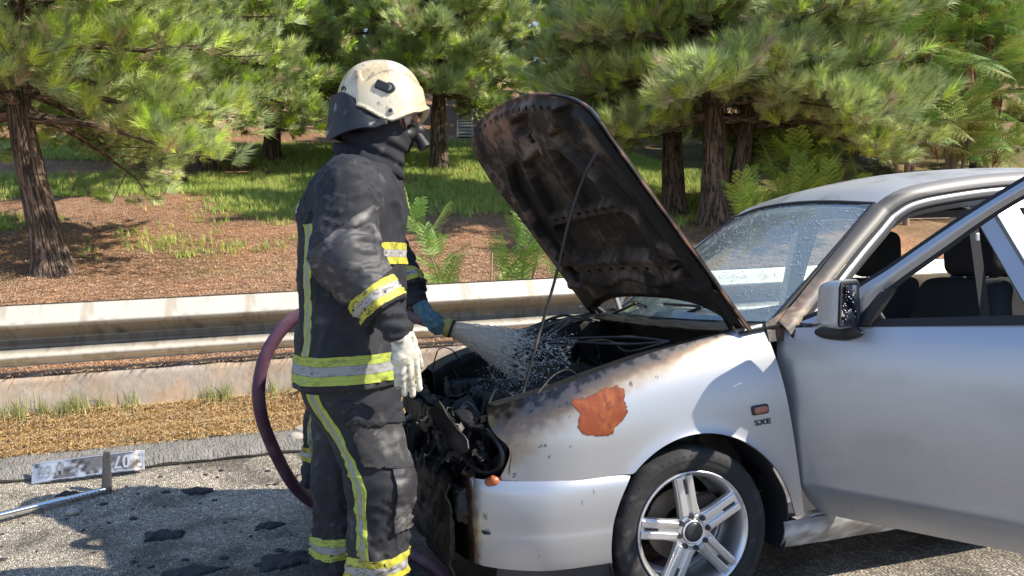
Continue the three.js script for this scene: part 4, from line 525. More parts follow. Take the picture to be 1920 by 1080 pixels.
// wheels
function makeWheel() {
  const w = new THREE.Group(); w.name = 'wheel';
  const lathe = (pts, seg = 72) => { const g = new THREE.LatheGeometry(pts.map(([r, z]) => new THREE.Vector2(r, z)), seg); g.rotateX(Math.PI / 2); return g; };
  const tyreM = std([1, 1, 1], 0.82, 0, { vertexColors: true });
  const tg = lathe([[0.196, -0.17], [0.215, -0.185], [0.25, -0.19], [0.274, -0.178], [0.286, -0.155], [0.288, -0.09], [0.286, -0.028], [0.276, -0.006], [0.262, 0.004], [0.246, 0.007], [0.243, 0.004], [0.226, 0.004], [0.215, 0.0], [0.208, -0.008], [0.199, -0.02]], 96);
  const p = tg.attributes.position; for (let i = 0; i < p.count; i++) { const x = p.getX(i), y = p.getY(i), r = Math.hypot(x, y); if (r > 0.28) { const a = Math.atan2(y, x), k = 1 - 0.012 * (Math.sin(a * 70) > 0.55 ? 1 : 0); p.setXY(i, x * k, y * k); } }
  const tyre = M('tyre', vcol(tg, (x, y, z) => { const d = sst(0.05, 0.3, fbm(x * 14, y * 14, z * 14, 4)), m = 0.6 * sst(0.15, 0.35, fbm(x * 40, y * 40, 3, 2)) * sst(-0.16, -0.26, x) ; return mix3(mix3([0.018, 0.018, 0.02], [0.05, 0.047, 0.043], d), [0.2, 0.19, 0.17], m); }), tyreM, w);
  /* for (const [txt, a0, s] of [['TURBO GRIP', 1.05, 1], ['SPORT', -1.35, 1]]) { const n = txt.length; for (let i = 0; i < n; i++) { if (txt[i] === ' ') continue; const g = new TextGeometry(txt[i], { font: globalThis.__font, size: 0.014, depth: 0.002, curveSegments: 2 }); g.translate(-0.005, 0, 0); const a = a0 - i * 0.065; g.translate(0, 0.232, 0.003); g.rotateZ(a - Math.PI / 2); lettering.push(g); } }
*/
  const ribs = []; for (let i = 0; i < 60; i++) { const a = i / 60 * 6.283; ribs.push(rbox(0.004, 0.012, 0.004, 0.001, 0, 0.257, 0.0035, 0, 0, 0).rotateZ(a)); } M('sidewall_rib', merge(ribs), std([0.022, 0.022, 0.023], 0.8), w).userData.kind = 'stuff';
  const alloy = std([1, 1, 1], 0.33, 0.75, { vertexColors: true }), dirty = (x, y, z) => { const r = Math.hypot(x, y), n = fbm(x * 18, y * 18, z * 18, 4); return mix3([0.74, 0.74, 0.75], [0.34, 0.3, 0.26], sst(0.08, 0.34, n) * 0.8); };
  const rim = M('rim', vcol(merge(lathe([[0.170, -0.16], [0.19, -0.17], [0.2, -0.16], [0.19, -0.14], [0.182, -0.05], [0.186, -0.02], [0.196, -0.006], [0.2, 0.0], [0.204, 0.002], [0.207, -0.002], [0.206, -0.01]], 96), lathe([[0.0, -0.034], [0.045, -0.034], [0.06, -0.03], [0.066, -0.02], [0.062, -0.011], [0.05, -0.008], [0.042, -0.008], [0.04, -0.016], [0, -0.016]], 48)), dirty), alloy, w);
  const dark = std([0.03, 0.03, 0.032], 0.5);
  for (let k = 0; k < 5; k++) {
    const a = (98 + 72 * k) * D2R, sp = new THREE.Shape(); sp.moveTo(-0.036, 0.05); sp.lineTo(-0.03, 0.1); sp.lineTo(-0.031, 0.195); sp.lineTo(0.031, 0.195); sp.lineTo(0.03, 0.1); sp.lineTo(0.036, 0.05); sp.lineTo(0, 0.04);
    const g1 = new THREE.ExtrudeGeometry(sp, { depth: 0.016, bevelEnabled: true, bevelSize: 0.004, bevelThickness: 0.004, bevelSegments: 2 }); g1.translate(0, 0, -0.03);
    const ridge = (x) => rbox(0.024, 0.135, 0.014, 0.004, x, 0.125, -0.008); const g = merge(g1, ridge(-0.0185), ridge(0.0185)); g.rotateZ(a - Math.PI / 2);
    M('spoke', vcol(g, dirty), alloy, w);
    const gr = rbox(0.0085, 0.05, 0.004, 0.001, 0, 0.155, -0.0082); gr.rotateZ(a - Math.PI / 2); M('spoke_groove', gr, dark, w);
  }
  for (let k = 0; k < 8; k++) { const a = k / 8 * 6.283 + 0.12; M('wheel_bolt', new THREE.CylinderGeometry(0.0085, 0.0095, 0.016, 12).rotateX(Math.PI / 2).translate(Math.cos(a) * 0.054, Math.sin(a) * 0.054, -0.006), dark, w); }
  M('hub_cap', lathe([[0, 0.004], [0.02, 0.004], [0.029, 0.002], [0.034, -0.004], [0.036, -0.016]], 36), std([0.035, 0.035, 0.038], 0.4), w);
  M('hub_cap', new THREE.TorusGeometry(0.0365, 0.0035, 8, 40).translate(0, 0, -0.006), alloy.clone(), w).material.vertexColors = false;
  M('brake_disc', lathe([[0.06, -0.1], [0.125, -0.1], [0.125, -0.12], [0.06, -0.12]], 48), std([0.2, 0.16, 0.13], 0.6, 0.5), w);
  M('brake_caliper', rbox(0.08, 0.13, 0.06, 0.012, 0.095, 0.03, -0.105), std([0.06, 0.05, 0.045], 0.8), w);
  return w;
}
const wheel0 = makeWheel(); wheel0.position.copy(c3(0, 0.288, 0.0)); car.add(wheel0);
for (const [u, w, ry] of [[2.44, 0.0, 0], [0, 1.56, Math.PI], [2.44, 1.56, Math.PI]]) { const k = wheel0.clone(); k.position.copy(c3(u, 0.288, w)); k.rotation.y = ry; car.add(k); }
for (const s of [0, 1]) M('wheel_arch_liner', shell(40, 10, (a, b) => { const t = lerp(-0.35, Math.PI + 0.35, a), R = 0.338 + 0.004 * Math.sin(t * 9); return c3(AU + Math.cos(t) * R, AV + Math.sin(t) * R, s ? 1.55 - 0.36 * b : 0.012 + 0.36 * b); }, 0.005), std([0.018, 0.018, 0.02], 0.85), car);
M('wheel_arch_liner', grid(12, 12, (a, b) => c3(lerp(-0.32, 0.38, a), lerp(0.14, 0.64, b), 0.34)), std([0.014, 0.014, 0.015], 0.9), car);
// greenhouse
const pil = { v: stab([[0.395, 0.957], [0.60, 1.105], [0.80, 1.248], [0.93, 1.336], [1.02, 1.396], [1.12, 1.444], [1.28, 1.474], [1.6, 1.503], [2.0, 1.51], [2.5, 1.47], [2.75, 1.42]]), w: (v) => 0.055 + 0.2 * clamp((v - 0.957) / 0.44) };
const farLift = (w) => 0.028 * clamp((w - 0.2) / 1.1);
const gU = (t) => 0.40 + 0.605 * t, gB = (w) => { const x = (w - 0.78) / 0.70; return 0.16 * (1 - x * x); };
const ws = (a, b, off = 0) => { const w0 = lerp(0.105, 1.455, a), w1 = lerp(0.275, 1.285, a), w = lerp(w0, w1, b), x = 2 * a - 1, bow = (1 - x * x); const u = gU(b) - bow * lerp(0.15, 0.05, b) + 0.008, v = lerp(0.965, 1.388, b) + bow * (0.022 * Math.sin(b * 3.14) + 0.035 * b) + farLift(w) * b; return c3(u + off * 0.55, v - off * 0.8, w); };
const wsg = M('windscreen', grid(60, 30, (a, b) => ws(a, b)), std([0.60, 0.74, 0.76], 0.05, 0, { transmission: 0.76, thickness: 0, ior: 1.5, roughnessMap: tex(256, 256, (x, y) => 0.2 + 5 * sst(0.55, 0.8, f16(x * 2, y * 2)), false), bumpMap: tex(512, 512, (x, y) => sst(0.6, 0.72, f16(x * 6, y * 6)), false), bumpScale: 0.0003 }), car);
{ // beads of water on the windscreen
  const r = rng(91), L = [], q = new THREE.Quaternion();
  for (let k = 0; k < 7000; k++) { const a = r(), b = r(); if (fbm(a * 5, b * 5, 2) + 0.35 * (b - 0.4) + 0.2 * (0.5 - a) < -0.12 + 0.35 * r() - 0.15) continue; const p = ws(a, b, -0.001), e = ws(a + 0.01, b), f = ws(a, b + 0.01), n = e.clone().sub(ws(a, b)).cross(f.clone().sub(ws(a, b))).normalize(); if (n.y < 0) n.negate(); q.setFromUnitVectors(V(0, 1, 0), n); const s = 0.0009 + 0.0019 * r() ** 3; L.push(mtx(p.addScaledVector(n, 0.0005), q.clone(), V(s, s * 0.55, s * (1 + r())))); }
  instanced('water_bead', new THREE.SphereGeometry(1, 7, 5), std([0.95, 0.97, 1], 0.02, 0, { transmission: 0.75, ior: 1.33, thickness: 0.004 }), L, wsg);
  M('glass_seal', merge(tube([0, 0.25, 0.5, 0.75, 1].map((t) => ws(0, t)), 0.012, 30, 6), tube([0, 0.25, 0.5, 0.75, 1].map((t) => ws(t, 1)), 0.011, 40, 6), tube([0, 0.25, 0.5, 0.75, 1].map((t) => ws(1, t)), 0.012, 30, 6)), rubber, wsg);
}
{ // pillar, gutter and door seal run as bands side by side over the door opening
  const us = []; for (let i = 0; i <= 90; i++) { const t = i / 90; us.push(t < 0.5 ? lerp(0.405, 1.02, t / 0.5) : lerp(1.02, 2.72, (t - 0.5) / 0.5)); }
  const C = (i, o, dw) => { const u = us[i], e = 0.02, du = e * 2, dv = pil.v(u + e) - pil.v(u - e), n = Math.hypot(du, dv), v = pil.v(u); const nu = dv / n, nv = -du / n; const vv = v + nv * o; return c3(u + nu * o, vv, pil.w(v) + dw - o * 0.42); };
  const n = 90; const band = (name, o0, o1, dw0, dw1, bulge, mat, col) => { const g = shell(n, 6, (a, b) => { const i = Math.round(a * n); return C(i, lerp(o0, o1, b), lerp(dw0, dw1, b) - bulge * Math.sin(Math.PI * b)); }, 0.004, undefined, 1); if (col) vcol(g, col); return M(name, g, mat, car); };
  const scorch = (x, y, z) => { const n1 = fbm(x * 16, y * 16, z * 8, 4), f = fbm(x * 70, y * 30, z * 30, 3), up = sst(1.22, 1.02, y + 0.15 * n1); let c = mix3([0.04, 0.039, 0.04], [0.30, 0.21, 0.135], sst(-0.1, 0.3, n1 + 0.5 * f) * up); c = mix3(c, [0.10, 0.06, 0.045], sst(0.05, 0.3, f + n1 * 0.6) * up); return c; };
  const pm = std([1, 1, 1], 0.5, 0.1, { vertexColors: true });
  band('pillar', 0.0, 0.048, 0.012, 0.0, 0.008, pm, (x, y, z) => y > 1.43 ? [0.12, 0.12, 0.122] : scorch(x, y, z)); band('gutter', 0.048, 0.064, -0.004, 0.002, -0.006, rubber); band('door_jamb', 0.064, 0.082, 0.0, 0.01, 0.006, std([0.36, 0.37, 0.39], 0.45, 0.35)); band('door_seal', 0.082, 0.098, 0.004, 0.02, 0.009, rubber); band('door_jamb', 0.098, 0.118, 0.02, 0.055, 0.0, std([0.34, 0.35, 0.37], 0.4, 0.5));
  // scorched patch panel at the foot of the pillar
  M('pillar_foot', vcol(shell(16, 16, (a, b) => c3(lerp(0.352, 0.50, a), lerp(0.90, 0.965 + 0.06 * a, b), 0.05 + 0.02 * b + 0.03 * a), 0.005), scorch), pm, car);
  M('hinge_post', vcol(shell(8, 24, (a, b) => c3(lerp(0.42, 0.53, a), lerp(0.27, 0.98, b), 0.16 + 0.05 * a), 0.01), (x, y, z) => mix3([0.30, 0.31, 0.33], [0.12, 0.1, 0.09], sst(-0.1, 0.3, fbm(x * 12, y * 8, z * 12)))), std([1, 1, 1], 0.45, 0.4, { vertexColors: true }), car);
  // the same on the far side, plain
  const far = (name, o0, o1, mat) => M(name, shell(n, 3, (a, b) => { const p = C(Math.round(a * n), lerp(o0, o1, b), 0); return V(p.x, p.y + farLift(1.3) * clamp((p.x - 0.4) / 0.6), -1.56 - p.z); }, 0.01), mat, car);
  far('pillar', 0, 0.05, paintPlain); far('door_jamb', 0.05, 0.115, blackPl);
  // roof skin
  const rU = (b) => lerp(1.0, 2.62, b);
  M('roof', vcol(shell(50, 60, (a, b) => { const u = rU(b) - 0.05 * (1 - (2 * a - 1) ** 2) * (1 - b), w = lerp(0.262, 1.298, a), x = 2 * a - 1, edge = pil.v(clamp(u, 0.4, 2.7)); return c3(u, edge + (1 - x * x) * (0.032 + 0.02 * sst(1.0, 1.5, u)) + farLift(w) + 0.004 * (1 - Math.pow(Math.abs(x), 14)), w); }, 0.008, undefined, -1), (x, y, z) => { const n = fbm(x * 4, z * 4, 3, 4), d = fbm(x * 30, z * 30, 3, 3); return mix3([0.78, 0.75, 0.7], [0.52, 0.48, 0.42], sst(-0.05, 0.35, n + d * 0.4)); }), std([0.60, 0.61, 0.63], 0.5, 0.4, { vertexColors: true, clearcoat: 0.3, clearcoatRoughness: 0.4 }), car);
  M('roof_lining', shell(12, 12, (a, b) => c3(lerp(1.05, 2.6, b), pil.v(lerp(1.05, 2.6, b)) - 0.03, lerp(0.28, 1.28, a)), 0.01), std([0.22, 0.22, 0.21], 0.95), car);
}
// body side behind the front door opening, far side likewise
{
  const S = new THREE.Shape(); S.moveTo(0.43, 0.20); S.lineTo(2.10, 0.20); S.absarc(2.44, 0.285, 0.335, Math.PI + 0.25, -0.25, true); S.lineTo(3.0, 0.26); S.lineTo(3.06, 0.55); S.lineTo(3.0, 0.95); S.lineTo(2.80, 1.36); S.lineTo(2.55, 1.405); S.lineTo(1.55, 1.41); S.lineTo(1.60, 0.95); S.lineTo(1.55, 0.32); S.lineTo(1.49, 0.275); S.lineTo(0.5, 0.275); S.lineTo(0.43, 0.26);
  const win = new THREE.Path(); win.moveTo(1.715, 0.98); win.lineTo(1.68, 1.36); win.lineTo(2.45, 1.35); win.lineTo(2.62, 1.0); S.holes.push(win);
  const warpSide = (g, far) => { const p = g.attributes.position; for (let i = 0; i < p.count; i++) { const v = p.getY(i), d = p.getZ(i), w = 0.0 + 0.24 * clamp((v - 0.95) / 0.46) + 0.03 * clamp((0.5 - v) / 0.3) - d; p.setZ(i, far ? -(1.56 - w) : -w); } g.computeVertexNormals(); return g; };
  const mk = () => new THREE.ExtrudeGeometry(S, { depth: 0.03, bevelEnabled: true, bevelSize: 0.006, bevelThickness: 0.006, bevelSegments: 2, curveSegments: 20 }).translate(0, 0, -0.04);
  M('body_side', warpSide(mk(), false), paintPlain, car);
  M('door_pillar', shell(6, 20, (a, b) => { const v = lerp(0.3, 1.41, b); return c3(1.54 + 0.055 * a - 0.045 * clamp((v - 0.95) / 0.5), v, 0.02 + 0.24 * clamp((v - 0.95) / 0.46) + 0.05 * (1 - a)); }, 0.02), std([0.42, 0.43, 0.46], 0.4, 0.5), car);
  const F = new THREE.Shape(); F.moveTo(0.40, 0.20); F.lineTo(2.10, 0.20); F.absarc(2.44, 0.285, 0.335, Math.PI + 0.25, -0.25, true); F.lineTo(3.0, 0.26); F.lineTo(3.06, 0.55); F.lineTo(3.0, 0.95); F.lineTo(2.80, 1.36); F.lineTo(2.55, 1.42); F.lineTo(1.45, 1.42); F.lineTo(1.40, 1.36); F.lineTo(1.42, 0.86); F.lineTo(0.44, 0.86); F.lineTo(0.40, 0.3);
  const fw = new THREE.Path(); fw.moveTo(1.53, 0.95); fw.lineTo(1.53, 1.39); fw.lineTo(2.45, 1.38); fw.lineTo(2.62, 1.0); F.holes.push(fw);
  M('body_side', warpSide(new THREE.ExtrudeGeometry(F, { depth: 0.05, bevelEnabled: false, curveSegments: 20 }).translate(0, 0, -0.05), true), paintPlain, car);
  M('far_door_lining', rbox(0.95, 0.5, 0.04, 0.01, 0.92, 0.6, -1.46), trim, car);
  M('sill', vcol(shell(60, 8, (a, b) => { const u = lerp(0.35, 2.1, a), v = lerp(0.175, 0.275, b); return c3(u, v, 0.03 - 0.03 * Math.sin(b * 2.2) + 0.006 * fbm(u * 9, v * 9, 1)); }, 0.006), (x, y, z) => mix3([0.5, 0.51, 0.53], [0.2, 0.185, 0.17], sst(-0.25, 0.15, fbm(x * 14, y * 24, 3, 4)))), std([1, 1, 1], 0.55, 0.2, { vertexColors: true }), car);
  M('tailgate', shell(20, 16, (a, b) => { const v = lerp(0.35, 1.42, b); return c3(3.05 - 0.3 * clamp((v - 0.9) / 0.5) + 0.05 * Math.sin(a * 3.14), v, lerp(0.04 + 0.22 * clamp((v - 0.95) / 0.46), 1.52 - 0.22 * clamp((v - 0.95) / 0.46), a)); }, 0.02), paintPlain, car);
  M('rear_quarter_glass', grid(1, 1, (a, b) => c3(lerp(1.71, lerp(2.62, 2.45, b), a), lerp(0.98, 1.36, b), lerp(0.02, 0.2, b) + 0.02)), glass, car);
  M('floor', rbox(2.6, 0.04, 1.4, 0.01, 1.7, 0.24, -0.78), trim, car);
}
// cabin
{
  const seat = (w, u = 1.60) => {
    const g = new THREE.Group(); g.name = 'seat'; car.add(g); g.position.copy(c3(u, 0, w));
    const back = surfNet(V(-0.22, 0.4, -0.32), V(0.34, 1.12, 0.32), 0.014, (x, y, z) => { const t = (y - 0.45) / 0.62, cx = -0.10 + 0.17 * t, hw = 0.27 - 0.055 * Math.max(0, t - 0.45) * 1.8, dx = Math.abs(x - cx) - 0.045 - 0.02 * Math.cos(z * 9) * 0.4, dy = Math.abs(y - 0.755) - 0.26, dz = Math.abs(z) - hw + 0.05; const q = Math.hypot(Math.max(dx, 0), Math.max(dy, 0), Math.max(dz, 0)) - 0.05; return q - 0.018 * sst(0.16, 0.22, Math.abs(z)) + 0.004 * N3(x * 12, y * 12, z * 12); });
    M('backrest', back, cloth, g);
    M('headrest', surfNet(V(-0.06, 1.04, -0.2), V(0.24, 1.36, 0.2), 0.012, (x, y, z) => { const dx = Math.abs(x - 0.075) - 0.02, dy = Math.abs(y - 1.19) - 0.065, dz = Math.abs(z) - 0.085; return Math.hypot(Math.max(dx, 0), Math.max(dy, 0), Math.max(dz, 0)) - 0.052; }), cloth, g);
    for (const z of [-0.06, 0.06]) M('headrest_post', bar(V(0.068, 1.0, z), V(0.072, 1.12, z), 0.006, 8), std([0.6, 0.6, 0.6], 0.3, 0.9), g);
    M('cushion', rbox(0.52, 0.16, 0.52, 0.06, -0.3, 0.46, 0), cloth, g);
    return g;
  };
  seat(0.43); seat(1.12, 1.66);
  M('rear_seat', merge(rbox(0.5, 0.2, 1.2, 0.07, 2.15, 0.48, -0.78), rbox(0.14, 0.6, 1.2, 0.06, 2.45, 0.78, -0.78, 0, 0, -0.25), rbox(0.1, 0.18, 0.26, 0.05, 2.5, 1.12, -0.5), rbox(0.1, 0.18, 0.26, 0.05, 2.5, 1.12, -1.06)), cloth, car);
  M('dashboard', surfNet(V(0.38, 0.55, -1.5), V(0.98, 1.04, -0.06), 0.016, (x, y, z) => { const w = -z; const dx = Math.abs(x - 0.66) - 0.2, dy = Math.abs(y - 0.80 - 0.02 * Math.sin(x * 4)) - 0.1, dz = Math.abs(w - 0.78) - 0.6; let d = Math.hypot(Math.max(dx, 0), Math.max(dy, 0), Math.max(dz, 0)) - 0.05; return smin(d, ell(x, y, z, V(0.70, 0.93, -0.43), 0.15, 0.07, 0.2), 0.05); }), trim, car);
  const sw = M('steering_wheel', new THREE.TorusGeometry(0.18, 0.016, 10, 48), blackPl, car); sw.position.copy(c3(1.02, 0.90, 0.43)); sw.rotation.set(0, Math.PI / 2, 0); sw.rotateX(-0.45);
  M('seat_belt', shell(2, 16, (a, b) => c3(1.42 + 0.05 * a, lerp(1.28, 0.5, b), 0.12 + 0.2 * (1 - b) * 0.2 - 0.05 * b + 0.06), 0.002), std([0.02, 0.02, 0.022], 0.95), car);
  M('belt_anchor', rbox(0.02, 0.035, 0.015, 0.006, 1.43, 1.24, -0.19), std([0.5, 0.5, 0.5], 0.4, 0.6), car);
  M('interior_mirror', rbox(0.04, 0.06, 0.22, 0.02, 0.93, 1.33, -0.78), blackPl, car);
  for (const w of [0.45, 1.05]) M('wiper', merge(bar(c3(0.3, 0.955, w + 0.25), ws((w - 0.105) / 1.35, 0.06, -0.02), 0.007, 6), tube([ws(clamp((w - 0.25) / 1.35, 0.02, 1), 0.05, -0.012), ws((w - 0.1) / 1.35, 0.07, -0.014), ws((w + 0.2) / 1.35, 0.08, -0.012)], 0.006, 16, 6)), blackPl, car);
}
// open driver door
{
  const door = new THREE.Group(); door.name = 'door'; door.position.copy(c3(0.455, 0, 0)); door.rotation.y = -63.5 * D2R; car.add(door);
  const sF = stab([[0.28, 0.03], [0.30, 0.002], [0.36, -0.022], [0.6, -0.066], [0.9, -0.10], [0.945, -0.085], [0.96, -0.06]]), sR = stab([[0.28, 0.93], [0.32, 0.985], [0.5, 1.02], [0.97, 1.045]]);
  const zP = stab([[0.28, -0.045], [0.32, -0.022], [0.375, 0.008], [0.395, 0.018], [0.42, 0.02], [0.6, 0.033], [0.8, 0.026], [0.9, 0.008], [0.96, -0.02], [0.99, -0.04]]);
  const dP = (a, b) => { const sill = (s) => 0.945 + 0.04 * s, v0 = lerp(0.285, 0.95, b), s = lerp(sF(v0), sR(v0), a), v = lerp(0.285, sill(s) - (s < 0.12 ? 0.0 : 0), b), e = Math.min(s + 0.14, 1.05 - s); return V(s, v, zP(v) - 0.02 * sst(0.05, 0.0, e) - 0.006 * clamp((0.2 - s) / 0.25) ** 2); };
  const dr = fbm; M('door_skin', vcol(shell(90, 60, dP, 0.008, undefined, 1), (x, y, z) => { const d = sst(0.0, 0.4, dr(x * 3, y * 6, 2, 4)), sp = sst(0.40, 0.48, dr(x * 150, y * 150, 1, 2)), sc = Math.abs(dr(x * 6, y * 60, 4, 2)) < 0.012 && y < 0.55 && y > 0.38 && x > 0.35 ? 0.06 : 0; const k = 1 - 0.14 * d; return mix3([k, k * 0.985, k * 0.97], [0.2, 0.19, 0.18], sp * 0.7).map((q) => q + sc); }), paint, door);
  M('door_lining', shell(10, 20, (a, b) => { const p = dP(lerp(0.02, 0.98, a), lerp(0.02, 0.99, b)); return V(p.x, p.y, -0.085 - 0.01 * Math.sin(b * 9)); }, 0.03, undefined, 1), trim, door);
  M('door_edge', merge([[0, 1], [1, 1]].map(([a]) => grid(1, 40, (k, b) => { const p = dP(a, b); return V(p.x + (a ? -0.004 : 0.004), p.y, lerp(p.z, -0.085, k)); })), grid(40, 1, (a, k) => { const p = dP(a, 0); return V(p.x, p.y + 0.004, lerp(p.z, -0.085, k)); })), paintPlain, door);
  // frame: outer and inner edge
  const tumble = (v) => -0.03 - 0.09 * clamp((v - 0.96) / 0.45);
  const out = [[-0.03, 0.962], [0.03, 0.985], [0.105, 1.022], [0.181, 1.082], [0.27, 1.138], [0.355, 1.198], [0.44, 1.256], [0.512, 1.303], [0.60, 1.357], [0.69, 1.407], [0.78, 1.44], [0.88, 1.46], [0.98, 1.462], [1.02, 1.42], [1.035, 1.3], [1.045, 0.985]], inn = [[0.12, 0.955], [0.20, 0.962], [0.225, 0.998], [0.262, 1.045], [0.315, 1.094], [0.385, 1.146], [0.455, 1.197], [0.52, 1.247], [0.60, 1.302], [0.69, 1.352], [0.77, 1.385], [0.86, 1.405], [0.94, 1.405], [0.965, 1.37], [0.975, 1.28], [0.98, 0.985]];
  const oc = new THREE.CatmullRomCurve3(out.map(([s, v]) => V(s, v, tumble(v)))), ic = new THREE.CatmullRomCurve3(inn.map(([s, v]) => V(s, v, tumble(v))));
  M('window_frame', shell(120, 8, (a, b) => { const o = oc.getPoint(a), i = ic.getPoint(a), p = o.lerp(i, b * 0.76); p.z += 0.013 * Math.sin(Math.PI * Math.min(1, b * 1.05)); return p; }, 0.03, undefined, -1), std([0.40, 0.41, 0.43], 0.36, 0.62, { clearcoat: 0.7, clearcoatRoughness: 0.12 }), door);
  M('window_seal', shell(120, 3, (a, b) => { const o = oc.getPoint(a), i = ic.getPoint(a), p = o.lerp(i, 0.75 + 0.25 * b); p.z -= 0.002 + 0.006 * b; return p; }, 0.028, undefined, -1), rubber, door);
  M('window_frame', tube(out.map(([s, v]) => V(s - 0.004, v + 0.004, tumble(v) - 0.045)), 0.016, 120, 6), rubber, door);
  M('sill_strip', shell(40, 3, (a, b) => { const s = lerp(0.17, 1.045, a); return V(s, 0.944 + 0.04 * s + 0.024 * b, -0.014 - 0.012 * b); }, 0.05, undefined, 1), rubber, door);
  M('window_divider', merge(shell(12, 3, (a, b) => { const t = a; return V(lerp(0.215, 0.287, t) - 0.012 + 0.024 * b, lerp(0.955, 1.072, t), tumble(lerp(0.955, 1.072, t)) - 0.002); }, 0.03)), rubber, door);
  M('mirror_sail', shell(10, 10, (a, b) => { const v = lerp(0.955, 1.066, b), s0 = 0.205 + (v - 0.962) * 0.60, s1 = 0.205 + (v - 0.955) * 0.62; return V(lerp(s0 - 0.04, s1, a), v, tumble(v) - 0.004 + 0.006 * Math.sin(a * 3.1)); }, 0.02, undefined, 1), blackPl, door);
  // mirror
  const mg = new THREE.Group(); mg.name = 'mirror'; door.add(mg); mg.position.set(0.192, 1.034, 0.064); mg.rotation.set(0, 0.0, -0.05);
  const mshape = (hy, hz, r) => { const sh = new THREE.Shape(); sh.moveTo(-hz + r, -hy); sh.lineTo(hz - r, -hy); sh.quadraticCurveTo(hz, -hy, hz, -hy + r); sh.lineTo(hz * 0.9, hy - r); sh.quadraticCurveTo(hz * 0.9, hy, hz * 0.9 - r, hy); sh.lineTo(-hz * 0.92 + r, hy); sh.quadraticCurveTo(-hz * 0.92, hy, -hz * 0.92, hy - r); sh.lineTo(-hz, -hy + r); sh.quadraticCurveTo(-hz, -hy, -hz + r, -hy); return sh; };
  const cut = (hy, hz, r) => mshape(hy, hz, r).getPoints(8);
  const outl = cut(0.074, 0.074, 0.02), N = outl.length - 1;
  M('mirror', shell(N, 12, (a, b) => { const q = outl[Math.round(a * N)], k = 1 - 0.55 * Math.pow(b, 2.4); return V(-0.085 * Math.sin(b * 1.57), q.y * k - 0.004 * b, -q.x * k - 0.012 * b); }, 0.004), std([0.50, 0.51, 0.53], 0.38, 0.6, { clearcoat: 0.6, clearcoatRoughness: 0.15 }), mg).name = 'mirror_housing';
  M('mirror_rim', shell(N, 4, (a, b) => { const q = outl[Math.round(a * N)], k = 1.0 - 0.2 * b; return V(0.006 + 0.004 * Math.sin(b * 3.1) - 0.004 * b, q.y * k, -q.x * k); }, 0.006), blackPl, mg);
  const gs = new THREE.ShapeGeometry(mshape(0.060, 0.060, 0.014), 8); gs.rotateY(Math.PI / 2);
  M('mirror_glass', gs.translate(0.0035, 0, 0), std([0.85, 0.86, 0.88], 0.03, 1, { bumpMap: tex(128, 128, (x, y) => sst(0.6, 0.7, f16(x * 2, y * 2)), false), bumpScale: 0.002 }), mg);
  { const r = rng(5), L = []; for (let k = 0; k < 45; k++) { const s = 0.0008 + 0.0016 * r() ** 2; L.push(mtx(V(0.004, 0.11 * (r() - 0.5), 0.108 * (r() - 0.5)), eul(0, 0, 0), V(s * 0.5, s, s))); } instanced('water_bead', new THREE.SphereGeometry(1, 6, 5), std([0.93, 0.95, 0.97], 0.1), L, mg); }
  M('mirror_mount', surfNet(V(0.04, 0.9, -0.05), V(0.26, 1.04, 0.12), 0.006, (x, y, z) => smin(ell(x, y, z, V(0.125, 0.932, 0.0), 0.085, 0.026, 0.03), cap(x, y, z, V(0.15, 0.945, 0.0), V(0.185, 0.99, 0.055), 0.03, 0.022), 0.02)), blackPl, door);
  M('handle', rbox(0.16, 0.035, 0.03, 0.012, 0.9, 0.85, 0.03), blackPl, door);
}

// ---------- the two firefighters ----------
const fabric = tileFbm(32, 9, 3);
const mTurnout = std([1, 1, 1], 0.82, 0, { vertexColors: true, bumpMap: tex(512, 512, (x, y) => 0.5 * fabric(x * 4, y * 4) + 0.25 + 0.25 * Math.sin(x * 800) * Math.sin(y * 800), false), bumpScale: 0.0016, sheen: 0.12, sheenRoughness: 0.6, sheenColor: new THREE.Color(0.35, 0.36, 0.4) });
const stripeTex = (() => tex(64, 256, (x, y) => { const e = Math.abs(y - 0.5), n = f16(x, y * 2), d = sst(0.56, 0.72, f8(x, y * 1)) * 0.4; let c = e < 0.17 ? [0.27, 0.28, 0.28] : [0.34, 0.41, 0.065]; if (Math.abs(e - 0.17) < 0.012 || Math.abs(e - 0.36) < 0.006) c = c.map((q) => q * 0.6); return mix3(c.map((q) => q * (0.8 + 0.4 * n)), [0.05, 0.05, 0.045], d); }))();
const sootyTex = (() => tex(256, 256, (x, y) => { const e = Math.abs(y - 0.5), n = f16(x * 2, y * 2), d = sst(0.52, 0.68, f8(x * 1.0, y * 0.7) * 0.7 + 0.3 * f16(x * 3, y * 2)) * 0.85; let c = e < 0.17 ? [0.34, 0.34, 0.33] : [0.46, 0.43, 0.05]; if (Math.abs(e - 0.17) < 0.012) c = c.map((q) => q * 0.6); return mix3(c.map((q) => q * (0.8 + 0.4 * n)), [0.05, 0.046, 0.042], d); }))();
const mStripe = std([1, 1, 1], 0.55, 0.0, { map: stripeTex }), mSooty = std([1, 1, 1], 0.6, 0, { map: sootyTex });
const dusty = (s) => (x, y, z, nx, ny, nz) => { const n = fbm(x * 5 + s, y * 5, z * 5, 4), f = fbm(x * 24, y * 24, z * 24 + s, 3); let c = mix3([0.010, 0.0115, 0.017], [0.021, 0.0225, 0.029], sst(-0.25, 0.3, n)); return mix3(c, [0.11, 0.105, 0.10], sst(0.22, 0.42, f + 0.4 * n) * 0.45); };
